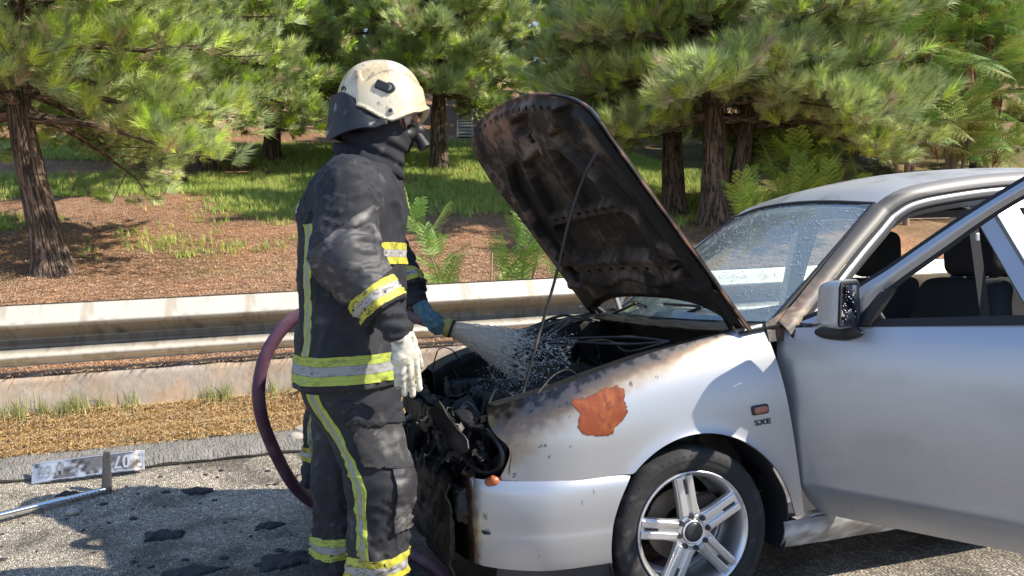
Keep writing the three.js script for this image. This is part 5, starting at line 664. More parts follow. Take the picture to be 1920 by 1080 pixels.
function firefighter(label, J, o) {
  const G = J.ground, t = thing('person', label, 'person', G), T = (g) => g.translate(-G.x, -G.y, -G.z), r = rng(o.seed);
  const add = (n, g, m, parent = t) => M(n, T(g), m, parent);
  const fx = Math.cos(J.yaw), fz = -Math.sin(J.yaw);
  const ya = stab([[0.78, 0.176], [0.84, 0.183], [0.95, 0.178], [1.13, 0.171], [1.36, 0.176], [1.47, 0.164], [1.54, 0.14], [1.59, 0.108], [1.64, 0.085], [1.70, 0.08]]), yb = stab([[0.78, 0.235], [0.84, 0.245], [0.95, 0.24], [1.13, 0.228], [1.36, 0.235], [1.47, 0.228], [1.54, 0.18], [1.59, 0.125], [1.64, 0.09], [1.70, 0.08]]), dy = J.drop || 0;
  const fold = (x, y, z, s) => { const n = N3(x * 6 + s, y * 2.6 + 0.6 * N3(x * 4, y * 4, z * 4), z * 6); const m = N3(x * 11 + 4, y * 5 + 1.2 * n, z * 11 + s), q = N3(x * 19 + 3 * m, y * 15, z * 19); return 0.010 * (1 - Math.abs(n) * 2.4) + 0.007 * Math.pow(1 - Math.min(1, Math.abs(m) * 2.6), 3) + 0.003 * Math.pow(1 - Math.min(1, Math.abs(q) * 2.4), 3) - 0.004; };
  const torso0 = (x, y, z) => { const Y = y + dy, cx = J.cx(Y), cz = J.cz(Y), qx = (x - cx) * fx + (z - cz) * fz, qz = (x - cx) * -fz + (z - cz) * fx, a = ya(Y), b = yb(Y), q = Math.pow(Math.pow(Math.abs(qx) / a, 2.25) + Math.pow(Math.abs(qz) / b, 2.25), 1 / 2.25); return (q - 1) * Math.min(a, b); };
  const torso = (x, y, z) => Math.max(torso0(x, y, z) - fold(x, y, z, o.seed) * (1 - 0.6 * sst(1.5, 1.6, y + dy)), 0.838 - dy - y + 0.006 * N3(x * 6, 0, z * 6), y + dy - 1.66);
  const arm = (A) => (x, y, z) => { const up = cap(x, y, z, A[0], A[1], 0.108, 0.094), lo = cap(x, y, z, A[1], A[2], 0.094, 0.078); let d = smin(up, lo, 0.035); const ax = A[2].clone().sub(A[1]).normalize(), e = (x - A[2].x) * ax.x + (y - A[2].y) * ax.y + (z - A[2].z) * ax.z; const w = N3(x * 8 + 3, y * 15 + 2 * N3(x * 5, y * 5, z * 5), z * 8); const w2 = N3(x * 15 + 8, y * 24 - x * 14 + 2 * w, z * 15); d -= 0.010 * (0.6 - Math.abs(w) * 1.8) + 0.008 * Math.pow(1 - Math.min(1, Math.abs(w2) * 2.4), 3) - 0.004 + 0.001 * N3(x * 40, y * 40, z * 40) + 0.012 * Math.exp(-((Math.hypot(x - A[1].x, y - A[1].y, z - A[1].z) / 0.09) ** 2)); return Math.max(d, e); };
  const armR = arm(J.right), armL = arm(J.left);
  const jacketF = (x, y, z) => smin(torso(x, y, z), Math.min(armR(x, y, z), armL(x, y, z)), 0.03);
  const c0 = V(J.cx(1.2), 1.2 - dy, J.cz(1.2)), lo = V(c0.x - 0.36, 0.8 - dy, c0.z - 0.42), hi = V(c0.x + 0.40, 1.7 - dy, c0.z + 0.42); for (const A of [J.right, J.left]) for (const p of A) { lo.min(p.clone().subScalar(0.14)); hi.max(p.clone().addScalar(0.14)); }
  const jacket = add('jacket', vcol(surfNet(lo, hi, o.cell, jacketF), dusty(o.seed)), mTurnout);
  // storm flap seams at the shoulder yoke
  // reinforcing patch on the elbow
  if (o.main) {
    const A = J.right, ax = A[2].clone().sub(A[1]).normalize(), n1 = V(0, 0, 1).cross(ax).normalize(), n2 = ax.clone().cross(n1);
    add('elbow_patch', vcol(wrap(armR, 34, 30, (a, b) => { const th = lerp(-0.2, 3.3, a), q = A[1].clone().addScaledVector(ax, lerp(-0.075, 0.115, b) + 0.03 * Math.sin(a * 3.1)); return q.addScaledVector(n1, Math.cos(th) * -0.2).addScaledVector(n2, Math.sin(th) * -0.2 * (n2.z < 0 ? 1 : -1)); }, (a, b) => { const th = lerp(-0.2, 3.3, a); return n1.clone().multiplyScalar(Math.cos(th)).addScaledVector(n2, Math.sin(th) * (n2.z < 0 ? 1 : -1)); }, 0.004, 0.006), (x, y, z) => { const f = fbm(x * 34, y * 34, z * 34, 4), n = fbm(x * 10, y * 10, z * 10, 3); return mix3([0.035, 0.035, 0.04], [0.2, 0.19, 0.19], sst(0.1, 0.35, f + n * 0.5) * 0.7); }), std([1, 1, 1], 0.6, 0, { vertexColors: true }), jacket);
  }
  // reflective tapes
  const ring = (y0, y1, t0, t1, mat, nu, parent, name = 'reflective_tape') => add(name, wrap(torso, nu, 8, (a, b) => { const th = lerp(t0, t1, a), y = lerp(y0, y1, b) - dy; return V(J.cx(y + dy) + Math.cos(th) * 0.36, y, J.cz(y + dy) + Math.sin(th) * 0.36); }, (a, b) => { const th = lerp(t0, t1, a); return V(-Math.cos(th), 0, -Math.sin(th)); }, 0.003, 0.004, (a, b) => [a * 7, b]), mat, parent);
  ring(0.862, 0.950, -Math.PI, Math.PI, mStripe, 150, jacket); ring(1.232, 1.302, -1.75, 1.2, mSooty, 90, jacket);
  // vertical tape down the back, either side
  for (const s of [1, -1]) add('reflective_tape', wrap(torso, 6, 60, (a, b) => { const th = Math.PI - J.yaw - s * (o.main ? lerp(1.02, 0.82, a) : lerp(0.7, 0.5, a)) , y = lerp(0.952, 1.37, b) - dy; return V(J.cx(y + dy) + Math.cos(th) * 0.36, y, J.cz(y + dy) + Math.sin(th) * 0.36); }, (a, b) => { const th = Math.PI - J.yaw - s * (o.main ? lerp(1.02, 0.82, a) : lerp(0.7, 0.5, a)); return V(-Math.cos(th), 0, -Math.sin(th)); }, 0.003, 0.004, (a, b) => [b * 5, a]), mStripe, jacket);
  for (const [A, F] of [[J.right, armR], [J.left, armL]]) {
    const ax = A[2].clone().sub(A[1]).normalize(), n1 = ax.clone().cross(V(0, 0, 1)).normalize(), n2 = ax.clone().cross(n1);
    add('reflective_tape', wrap(F, 56, 8, (a, b) => { const th = a * 6.2832; return A[2].clone().addScaledVector(ax, lerp(-0.078, -0.010, b)).addScaledVector(n1, Math.cos(th) * 0.15).addScaledVector(n2, Math.sin(th) * 0.15); }, (a, b) => { const th = a * 6.2832; return n1.clone().multiplyScalar(-Math.cos(th)).addScaledVector(n2, -Math.sin(th)); }, 0.003, 0.004, (a, b) => [a * 2, b]), mSooty, jacket);
    // knitted wristlet
    add('wristlet', vcol(surfNet(A[2].clone().min(A[3]).subScalar(0.09), A[2].clone().max(A[3]).addScalar(0.09), 0.008, (x, y, z) => cap(x, y, z, A[2].clone().addScaledVector(ax, -0.02), A[3], 0.056, 0.046) - 0.007 * N3(x * 20, y * 40, z * 20) - 0.004 * Math.sin(y * 170)), dusty(3)), mTurnout, jacket);
  }
  // lettering across the shoulders
  if (o.main) {
    const tx = canvasTex(1024, 192, (c, w, h) => { c.clearRect(0, 0, w, h); c.fillStyle = '#fff'; c.font = 'bold 165px sans-serif'; c.textAlign = 'center'; c.textBaseline = 'middle'; c.fillText('İTFAİYESİ', w / 2, h / 2 + 14, w - 16); });
    const al = canvasTex(1024, 192, (c, w, h) => { c.fillStyle = '#000'; c.fillRect(0, 0, w, h); c.fillStyle = '#fff'; c.font = 'bold 165px sans-serif'; c.textAlign = 'center'; c.textBaseline = 'middle'; c.fillText('İTFAİYESİ', w / 2, h / 2 + 14, w - 16); }, false);
    add('back_lettering', wrap(torso, 60, 10, (a, b) => { const th = Math.PI + lerp(0.95, -0.98, a), y = lerp(1.40, 1.475, b); return V(J.cx(y) + Math.cos(th) * 0.36, y, J.cz(y) + Math.sin(th) * 0.36); }, (a, b) => { const th = Math.PI + lerp(0.95, -0.98, a); return V(-Math.cos(th), 0, -Math.sin(th)); }, 0.003, 0.001, (a, b) => [a, b]), std([0.34, 0.34, 0.35], 0.5, 0, { alphaMap: al, alphaTest: 0.5 }), jacket);
  }
  // trousers
  const leg = (L) => (x, y, z) => { const th = cap(x, y, z, L[0], L[1], 0.124, 0.102), sh = cap(x, y, z, L[1], L[2], 0.102, 0.091); let d = smin(th, sh, 0.05); const w = N3(x * 7, y * 11 + 1.6 * N3(x * 5, y * 3, z * 5), z * 7 + L[0].z); const k = 0.6 + 0.8 * sst(0.55, 0.2, y); const w2 = N3(x * 13 + 4, y * 22 + 1.5 * w + x * 8, z * 13 + L[0].z); d -= k * (0.012 * (0.6 - Math.abs(w) * 2) + 0.010 * Math.pow(1 - Math.min(1, Math.abs(w2) * 2.4), 3) - 0.003) + 0.001 * N3(x * 40, y * 40, z * 40); return Math.max(d, 0.115 - y + 0.012 * N3(x * 8, 0, z * 8)); };
  const legR = leg(J.legR), legL = leg(J.legL), hip = (x, y, z) => ell(x, y, z, V(J.pelvis.x, J.pelvis.y, J.pelvis.z), 0.175, 0.2, 0.22);
  const trousF = (x, y, z) => Math.max(smin(smin(legR(x, y, z), legL(x, y, z), 0.015), hip(x, y, z), 0.05), y - 1.0);
  const tl = V(1e3, 0.05, 1e3), th_ = V(-1e3, 1.02, -1e3); for (const L of [J.legR, J.legL]) for (const p of L) { tl.x = Math.min(tl.x, p.x - 0.2); tl.z = Math.min(tl.z, p.z - 0.2); th_.x = Math.max(th_.x, p.x + 0.2); th_.z = Math.max(th_.z, p.z + 0.2); } tl.x = Math.min(tl.x, J.pelvis.x - 0.22); th_.x = Math.max(th_.x, J.pelvis.x + 0.22); tl.z = Math.min(tl.z, J.pelvis.z - 0.25); th_.z = Math.max(th_.z, J.pelvis.z + 0.25);
  const trousers = add('trousers', vcol(surfNet(tl, th_, o.cell, trousF), dusty(o.seed + 5)), mTurnout);
  for (const [L, F, ma] of [[J.legR, legR, mSooty], [J.legL, legL, mStripe]]) {
    const cen = (y) => { const t = clamp((L[1].y - y) / (L[1].y - L[2].y)); return y > L[1].y ? L[0].clone().lerp(L[1], clamp((L[0].y - y) / (L[0].y - L[1].y))) : L[1].clone().lerp(L[2], t); };
    add('reflective_tape', wrap(F, 64, 8, (a, b) => { const th = a * 6.2832, y = lerp(o.band[0], o.band[1], b), c = cen(y); return V(c.x + Math.cos(th) * 0.2, y, c.z + Math.sin(th) * 0.2); }, (a, b) => { const th = a * 6.2832; return V(-Math.cos(th), 0, -Math.sin(th)); }, 0.003, 0.004, (a, b) => [a * 2, b]), ma, trousers);
    if (ma === mSooty) {
      const az = (y) => Math.PI / 2 + stab([[0.28, 0.28], [0.45, 0.42], [0.55, 0.42], [0.66, 0.62], [0.8, 0.82]])(y);
      add('reflective_tape', wrap(trousF, 6, 70, (a, b) => { const y = lerp(o.band[1] + 0.002, 0.83, b), c = cen(y), th = az(y) + lerp(-0.2, 0.2, a); return V(c.x + Math.cos(th) * 0.22, y, c.z + Math.sin(th) * 0.22); }, (a, b) => { const y = lerp(o.band[1], 0.83, b), th = az(y) + lerp(-0.2, 0.2, a); return V(-Math.cos(th), 0, -Math.sin(th)); }, 0.003, 0.004, (a, b) => [b * 6, a]), mStripe, trousers);
      if (o.main) { // cargo pocket with its flap, and a knee pad
        const patch = (n, y0, y1, a0, a1, lift, m, col) => add(n, vcol(wrap(F, 26, 26, (a, b) => { const y = lerp(y0, y1, b) - 0.03 * (a - 0.5), c = cen(y), th = lerp(a0, a1, a); return V(c.x + Math.cos(th) * 0.24, y, c.z + Math.sin(th) * 0.24); }, (a, b) => { const th = lerp(a0, a1, a); return V(-Math.cos(th), 0, -Math.sin(th)); }, lift, lift + 0.004), col), m, trousers);
        const grey = (k) => (x, y, z) => { const f = fbm(x * 20, y * 26, z * 20, 4), n = fbm(x * 6, y * 6, z * 6, 3); return mix3([0.03, 0.03, 0.034], [0.17, 0.165, 0.16], sst(-0.05 * k, 0.35, f * 0.7 + n) * 0.8); };
        patch('cargo_pocket', 0.585, 0.765, 1.65, 0.15, 0.013, mTurnout, grey(1)); patch('pocket_flap', 0.728, 0.79, 1.7, 0.12, 0.021, mTurnout, dusty(9));
        patch('knee_pad', 0.365, 0.57, 0.95, -0.85, 0.011, std([1, 1, 1], 0.45, 0, { vertexColors: true }), grey(3));
      }
    }
    // boot
    const a = L[2], f = V(fx, 0, fz); add('boot', vcol(surfNet(V(a.x - 0.16, G.y - 0.005, a.z - 0.16), V(a.x + 0.30, 0.34, a.z + 0.16), 0.009, (x, y, z) => { const d = smin(cap(x, y, z, V(a.x - 0.01, 0.30, a.z), V(a.x - 0.015, 0.09, a.z), 0.068, 0.058), cap(x, y, z, V(a.x - 0.03, 0.055 + G.y, a.z), V(a.x + f.x * 0.19, 0.045 + G.y, a.z + f.z * 0.19), 0.055, 0.05), 0.05); return Math.max(d, G.y - y); }), (x, y, z) => y < 0.045 + G.y ? [0.02, 0.02, 0.02] : fbm(x * 10, y * 10, z * 10) > 0.02 || y - G.y < 0.1 && x > a.x + 0.12 ? [0.30, 0.19, 0.09] : [0.025, 0.024, 0.023]), std([1, 1, 1], 0.5, 0, { vertexColors: true }), t);
  }
  // body: one continuous figure inside the clothes; head with a face
  const hc = J.head, sp = V(J.cx(1.4), 1.4 - dy, J.cz(1.4)), bd = (x, y, z) => {
    let d = cap(x, y, z, J.pelvis, sp, 0.13, 0.14); d = smin(d, cap(x, y, z, sp, V(hc.x - 0.03, hc.y - 0.09, hc.z), 0.09, 0.058), 0.05);
    for (const A of [J.right, J.left]) d = smin(d, Math.min(cap(x, y, z, A[0], A[1], 0.052, 0.042), cap(x, y, z, A[1], A[3], 0.042, 0.03)), 0.03);
    for (const L of [J.legR, J.legL]) d = smin(d, Math.min(cap(x, y, z, L[0], L[1], 0.085, 0.058), cap(x, y, z, L[1], L[2], 0.058, 0.04)), 0.03); return d; };
  const bl = lo.clone().min(tl), bh = hi.clone().max(th_); bl.y = 0.04; bh.y = hc.y - 0.02;
  const hy = J.headYaw ?? J.yaw, hx = Math.cos(hy), hz = -Math.sin(hy), HL = (p) => (x, y, z) => { const dx = x - hc.x, dz = z - hc.z; return p(dx * hx + dz * hz, y - hc.y, -dx * hz + dz * hx); };
  const headF = HL((x, y, z) => { let d = smin(ell(x, y, z, V(-0.012, 0.035, 0), 0.098, 0.092, 0.077), ell(x, y, z, V(0.022, -0.035, 0), 0.07, 0.088, 0.062), 0.04); d = smin(d, ell(x, y, z, V(0.055, -0.10, 0), 0.03, 0.022, 0.032), 0.025); d = smin(d, cap(x, y, z, V(0.085, 0.012, 0), V(0.112, -0.03, 0), 0.009, 0.014), 0.012); d = smin(d, cap(x, y, z, V(0.082, 0.022, -0.035), V(0.082, 0.022, 0.035), 0.012, 0.012), 0.02); for (const s of [-1, 1]) { d = smax(d, -ell(x, y, z, V(0.092, 0.002, 0.033 * s), 0.02, 0.011, 0.018), 0.012); d = Math.min(d, Math.hypot(x - 0.072, y - 0.002, z - 0.032 * s) - 0.0125); d = smin(d, ell(x, y, z, V(-0.008, -0.01, 0.076 * s), 0.022, 0.034, 0.009), 0.006); d = smin(d, ell(x, y, z, V(0.06, -0.03, 0.045 * s), 0.025, 0.02, 0.018), 0.02); } d = smin(d, cap(x, y, z, V(0.083, -0.066, -0.02), V(0.083, -0.066, 0.02), 0.010, 0.010), 0.008); d = smax(d, -cap(x, y, z, V(0.097, -0.066, -0.022), V(0.097, -0.066, 0.022), 0.0025, 0.0025), 0.004); return smin(d, cap(x, y, z, V(-0.03, -0.06, 0), V(-0.045, -0.18, 0), 0.056, 0.062), 0.03); });
  add('body', vcol(merge(surfNet(bl, bh, 0.014, bd), surfNet(hc.clone().sub(V(0.16, 0.17, 0.16)), hc.clone().add(V(0.16, 0.14, 0.16)), 0.0045, headF)), (x, y, z) => { const dx = (x - hc.x) * hx + (z - hc.z) * hz, dyy = y - hc.y, dz = -(x - hc.x) * hz + (z - hc.z) * hx; if (dx > 0.04 && Math.hypot(dyy + 0.066, (dz) * 0.45) < 0.010) return [0.36, 0.16, 0.13]; for (const s of [-1, 1]) { const e = Math.hypot(dx - 0.072, dyy - 0.002, dz - 0.032 * s); if (e < 0.0135) return Math.hypot(dyy - 0.002, dz - 0.033 * s) < 0.0055 ? [0.04, 0.025, 0.015] : [0.7, 0.68, 0.64]; } return [0.50, 0.27, 0.19]; }), std([1, 1, 1], 0.55, 0, { vertexColors: true }), t);
  // knitted hood and collar
  add('hood', vcol(surfNet(hc.clone().sub(V(0.2, 0.30, 0.18)), hc.clone().add(V(0.14, 0.08, 0.18)), 0.007, HL((x, y, z) => { let d = Math.max(headF(hc.x + x * hx - z * hz, hc.y + y, hc.z + x * hz + z * hx) - 0.012, -(Math.hypot((x - 0.135) / 0.125, (y + 0.012) / 0.095, z / 0.095) - 1) * 0.07); d = smin(d, cap(x, y, z, V(-0.01, -0.105, 0), V(-0.055, -0.20, 0), 0.094, 0.112) - 0.006 * Math.sin(y * 120 + x * 60) - 0.008 * N3(x * 20, y * 20, z * 20), 0.02); for (const [cx, cy, R] of [[-0.035, 0.118, 0.076], [-0.05, 0.168, 0.09]]) { const ty = y + cy + 0.42 * (x - cx); d = smin(d, Math.hypot(Math.hypot(x - cx, z / 0.95) - R, ty) - 0.027 - 0.004 * N3(x * 30, y * 30, z * 30) - 0.0015 * Math.sin(Math.atan2(z, x - cx) * 60), 0.008); }; return Math.max(d, -(y + 0.27)); })), dusty(7)), std([1, 1, 1], 0.95, 0, { vertexColors: true }), t);
  // helmet
  const hel = HL((x, y, z) => {
    const rxx = x > 0 ? 0.143 : 0.148, e = 2.35, q = (k) => Math.pow(Math.pow(Math.abs(x) / (rxx - k), e) + Math.pow(Math.abs(z) / (0.128 - k), e) + Math.pow(Math.abs(y + 0.01) / (0.177 - k), e), 1 / e);
    const rim = tab([[-0.16, 0.035], [-0.12, 0.012], [-0.05, -0.012], [0.01, -0.050], [0.04, -0.058], [0.07, -0.048], [0.11, -0.030], [0.16, -0.018]])(x) + (x > 0.02 ? 0.25 * Math.max(0, 0.09 - Math.abs(z)) * sst(0.02, 0.12, x) : 0);
    let d = (q(0) - 1) * 0.132; const wy = stab([[-0.12, 0.12], [-0.06, 0.115], [-0.045, 0.075], [-0.02, 0.088], [0.03, 0.11], [0.08, 0.106], [0.13, 0.075]])(x); d -= 0.006 * sst(0.003, -0.003, y - wy) * sst(-0.075, -0.065, x) + 0.003 * sst(0.01, 0.003, Math.abs(z)) * sst(0.05, 0.1, y);
    d -= 0.007 * sst(0.022, 0.0, y - rim) * sst(0.05, 0.10, x) + 0.004 * sst(0.012, 0.004, y - rim); return Math.max(d, -(q(0.009) - 1) * 0.132, rim - y); });
  const hv = (x, y, z) => { const n = fbm(x * 11, y * 11, z * 11, 4), f = fbm(x * 45 + 3, y * 45, z * 45, 4), s = Math.abs(N3(x * 26 + y * 9, y * 30 - x * 14, z * 18)); let c = mix3([0.60, 0.51, 0.32], [0.46, 0.36, 0.21], sst(-0.1, 0.35, n)); c = mix3(c, [0.66, 0.60, 0.46], sst(0.05, 0.3, N3(x * 7, y * 7, z * 7 + 4))); c = mix3(c, [0.1, 0.075, 0.05], sst(0.24, 0.4, f) * 0.7); { const dx = (x - hc.x) * hx + (z - hc.z) * hz, wy = stab([[-0.12, 0.12], [-0.06, 0.115], [-0.045, 0.075], [-0.02, 0.088], [0.03, 0.11], [0.08, 0.106], [0.13, 0.075]])(dx); if (dx > -0.065) c = mix3(c, [0.24, 0.17, 0.1], 0.75 * sst(0.0055, 0.002, Math.abs(y - hc.y - wy + 0.001)) * sst(-0.2, 0.1, f + 0.1)); } if (s < 0.016 && n > -0.05) c = mix3(c, [0.2, 0.15, 0.1], 0.6); return c; };
  const helmet = add('helmet', vcol(surfNet(hc.clone().sub(V(0.18, 0.08, 0.16)), hc.clone().add(V(0.18, 0.19, 0.16)), o.main ? 0.0042 : 0.008, hel), hv), std([1, 1, 1], 0.33, 0, { vertexColors: true, clearcoat: 0.35, clearcoatRoughness: 0.25 }));
  const HP = (x, y, z) => V(hc.x + x * hx - z * -hz * -1 * -1, 0, 0) && V(hc.x + x * hx + z * -hz, hc.y + y, hc.z + x * hz + z * hx);
  for (const s of [1, -1]) {
    const onto = (x, y) => { let z = 0.17; for (; z > 0.02; z -= 0.001) { const p = HP(x, y, z * s); if (hel(p.x, p.y, p.z) < 0) break; } return HP(x, y, z * s); };
    const disc = (n, x, y, r0, h, mat) => { const p = onto(x, y), g = new THREE.CylinderGeometry(r0 * 0.85, r0, h, 20); g.rotateX(Math.PI / 2 * s); g.rotateY(-0.0 - hy); g.translate(p.x, p.y, p.z); return add(n, g, mat, helmet); };
    disc('visor_knob', 0.038, 0.048, 0.019, 0.02, blackPl); const p = onto(0.018, 0.053), lv = rbox(0.05, 0.03, 0.014, 0.006, 0, 0, 0.004 * s, 0, 0, -0.45); add('visor_knob', lv.translate(p.x, p.y, p.z), blackPl, helmet); disc('visor_knob', 0.038, 0.048, 0.012, 0.026, std([0.25, 0.26, 0.3], 0.3), helmet);
    disc('rivet', 0.038, -0.026, 0.012, 0.01, std([0.5, 0.48, 0.42], 0.5)); disc('rivet', 0.038, -0.026, 0.007, 0.014, blackPl); const ep = onto(-0.112, 0.056), tg = new THREE.TorusGeometry(0.0105, 0.0025, 6, 24); tg.rotateY(-0.75 * s); add('emblem', tg.translate(ep.x, ep.y, ep.z), blackPl, helmet); const e2 = rbox(0.004, 0.014, 0.003, 0.001, 0, 0, 0, 0, -0.75 * s, 0); add('emblem', e2.translate(ep.x, ep.y, ep.z), blackPl, helmet);
  }
  add('neck_curtain', vcol(shell(70, 12, (a, b) => { const th = lerp(1.30, 4.98, a), bk = sst(0.1, -0.7, Math.cos(th)), en = sst(0.07, 0.0, Math.min(a, 1 - a)), y = lerp(lerp(-0.025, 0.045, bk) - 0.02 * en, -0.088 + 0.010 * Math.sin(a * 13) + 0.02 * en, b), k = lerp(lerp(0.90, 1.0, bk), 1.12, b) + 0.04 * N3(a * 6, b * 2, 1), roll = 0.012 * en * Math.sin(b * 3.14); return HP(-0.018 + Math.cos(th) * (0.150 * k + roll), y + 0.004 * N3(a * 9, b * 3, 2), Math.sin(th) * (0.133 * k + roll)); }, 0.010), (x, y, z) => mix3([0.014, 0.015, 0.019], [0.3, 0.29, 0.27], sst(0.3, 0.42, fbm(x * 30, y * 30, z * 30, 3)))), std([1, 1, 1], 0.55, 0, { vertexColors: true }), helmet);
  // breathing mask: clear lens, rubber face piece, regulator
  const mask = add('mask', vcol(surfNet(hc.clone().sub(V(0.12, 0.15, 0.12)), hc.clone().add(V(0.17, 0.06, 0.12)), 0.005, HL((x, y, z) => { const frame = Math.hypot(Math.hypot((x - 0.085) * 0.2, (y + 0.022) / 0.085 * 0.07, z / 0.068 * 0.07) - 0.066, 0); let d = Math.max(ell(x, y, z, V(0.058, -0.085, 0), 0.062, 0.033, 0.052), -ell(x, y, z, V(0.045, -0.082, 0), 0.052, 0.027, 0.045)); d = smin(d, cap(x, y, z, V(0.10, -0.075, 0.008), V(0.118, -0.07, 0.012), 0.028, 0.024), 0.01); d = smin(d, Math.max(Math.abs(frame) - 0.004, Math.abs(x - 0.088 + 0.25 * z * z / 0.07) - 0.005), 0.004); return d; })), () => [0.018, 0.018, 0.02]), blackPl);
  add('mask_lens', shell(20, 14, (a, b) => { const th = lerp(-1.15, 1.15, a), y = lerp(-0.055, 0.03, b); return HP(0.048 + Math.cos(th) * 0.062 + 0.004 * Math.sin(b * 3), y, Math.sin(th) * 0.066); }, 0.0015), std([0.95, 0.93, 0.9], 0.05, 0, { transmission: 0.96, thickness: 0 }), mask);
  add('regulator', merge(bar(HP(0.108, -0.072, 0.016), HP(0.135, -0.120, 0.022), 0.0165, 18, 0.0185), bar(HP(0.132, -0.116, 0.021), HP(0.139, -0.130, 0.023), 0.021, 18), bar(HP(0.10, -0.06, 0.012), HP(0.112, -0.052, 0.016), 0.02, 16)), std([0.014, 0.014, 0.016], 0.6), mask);
  add('mask_strap', shell(24, 2, (a, b) => { const th = lerp(0.9, 2.4, a); return HP(-0.005 + Math.cos(th) * 0.108, -0.055 + 0.02 * b + 0.03 * a, Math.sin(th) * 0.088); }, 0.003), rubber, mask);
  // gloves
  for (const [A, H] of [[J.right, J.handR], [J.left, J.handL]]) {
    const all = [...H.palm, ...H.fingers.flat()], gl = V(9, 9, 9), gh = V(-9, -9, -9); for (const p of all) { gl.min(p.clone().subScalar(0.05)); gh.max(p.clone().addScalar(0.05)); } gl.min(A[3].clone().subScalar(0.05)); gh.max(A[3].clone().addScalar(0.05));
    const g = surfNet(gl, gh, H.hidden ? 0.007 : 0.0034, (x, y, z) => { let d = smin(cap(x, y, z, A[3], H.palm[0], 0.037, 0.031), cap(x, y, z, H.palm[0], H.palm[1], 0.031, 0.03), 0.015); for (let k = 2; k < H.palm.length; k++) d = smin(d, cap(x, y, z, H.palm[0], H.palm[k], 0.026, 0.0185), 0.018); for (const f of H.fingers) { const rr = f.r || 0.0108; let q = 9; for (let k = 0; k + 1 < f.length; k++) q = Math.min(q, cap(x, y, z, f[k], f[k + 1], rr * (1.04 - 0.04 * k), rr * (1 - 0.05 * k))); d = smin(d, q, 0.006); } return d - 0.0016 * N3(x * 60, y * 90, z * 60) - 0.0025 * N3(x * 22, y * 40, z * 22); });
    add('glove', vcol(g, H.col), std([1, 1, 1], 0.9, 0, { vertexColors: true }), t);
  }
  return t;
}
const whiteGlove = (x, y, z) => { const f = fbm(x * 50, y * 60, z * 50, 4), n = fbm(x * 16, y * 16, z * 16, 3); return mix3(mix3([0.60, 0.58, 0.48], [0.42, 0.39, 0.30], sst(-0.1, 0.3, n)), [0.13, 0.115, 0.09], sst(0.04, 0.32, f + n * 0.4) * 0.8); };
const blueGlove = (x, y, z) => { const f = fbm(x * 50, y * 60, z * 50, 4); return mix3([0.055, 0.125, 0.165], [0.14, 0.2, 0.22], sst(-0.1, 0.3, f)); };
const P1 = {
  ground: V(-0.57, 0, -2.69), yaw: 0.16, headYaw: 0.08,
  cx: stab([[0.78, -0.568], [0.95, -0.558], [1.13, -0.544], [1.36, -0.533], [1.47, -0.518], [1.54, -0.503], [1.60, -0.48], [1.70, -0.455]]), cz: () => -2.68, pelvis: V(-0.555, 0.86, -2.68), head: V(-0.408, 1.745, -2.65),
  right: [V(-0.492, 1.47, -2.475), V(-0.505, 1.265, -2.405), V(-0.383, 1.085, -2.378), V(-0.35, 1.03, -2.376)], left: [V(-0.50, 1.465, -2.89), V(-0.55, 1.24, -2.95), V(-0.50, 1.06, -2.93), V(-0.485, 1.01, -2.92)],
  legR: [V(-0.535, 0.82, -2.60), V(-0.462, 0.52, -2.57), V(-0.505, 0.10, -2.60)], legL: [V(-0.60, 0.82, -2.77), V(-0.628, 0.50, -2.79), V(-0.672, 0.10, -2.82)],
  handR: { col: whiteGlove, palm: [V(-0.333, 0.995, -2.373), V(-0.345, 0.945, -2.366), V(-0.333, 0.945, -2.365), V(-0.315, 0.948, -2.370), V(-0.302, 0.955, -2.378)], fingers: [[V(-0.352, 0.942, -2.362), V(-0.357, 0.895, -2.360), V(-0.357, 0.862, -2.368)], [V(-0.336, 0.938, -2.360), V(-0.339, 0.878, -2.356), V(-0.338, 0.838, -2.366)], [V(-0.317, 0.938, -2.362), V(-0.317, 0.876, -2.360), V(-0.315, 0.834, -2.370)], [V(-0.300, 0.945, -2.370), V(-0.297, 0.888, -2.372), V(-0.296, 0.850, -2.382)], [V(-0.315, 0.99, -2.39), V(-0.298, 0.95, -2.41), V(-0.292, 0.915, -2.42)]] },
  handL: { hidden: true, col: whiteGlove, palm: [V(-0.48, 0.96, -2.915), V(-0.47, 0.92, -2.91), V(-0.48, 0.92, -2.91)], fingers: [-0.03, -0.01, 0.012, 0.032].map((d) => [V(-0.47 + d, 0.92, -2.91), V(-0.465 + d, 0.87, -2.905), V(-0.46 + d, 0.84, -2.90)]).concat([[V(-0.46, 0.96, -2.9), V(-0.435, 0.92, -2.89), V(-0.43, 0.89, -2.89)]]) },
};
firefighter('firefighter with cream helmet and breathing mask standing in front of the burnt car', P1, { main: true, seed: 2, cell: 0.0085, band: [0.215, 0.292] });
const noz = V(-0.318, 0.985, -3.29), nd = V(0.93, -0.36, 0.04).normalize();
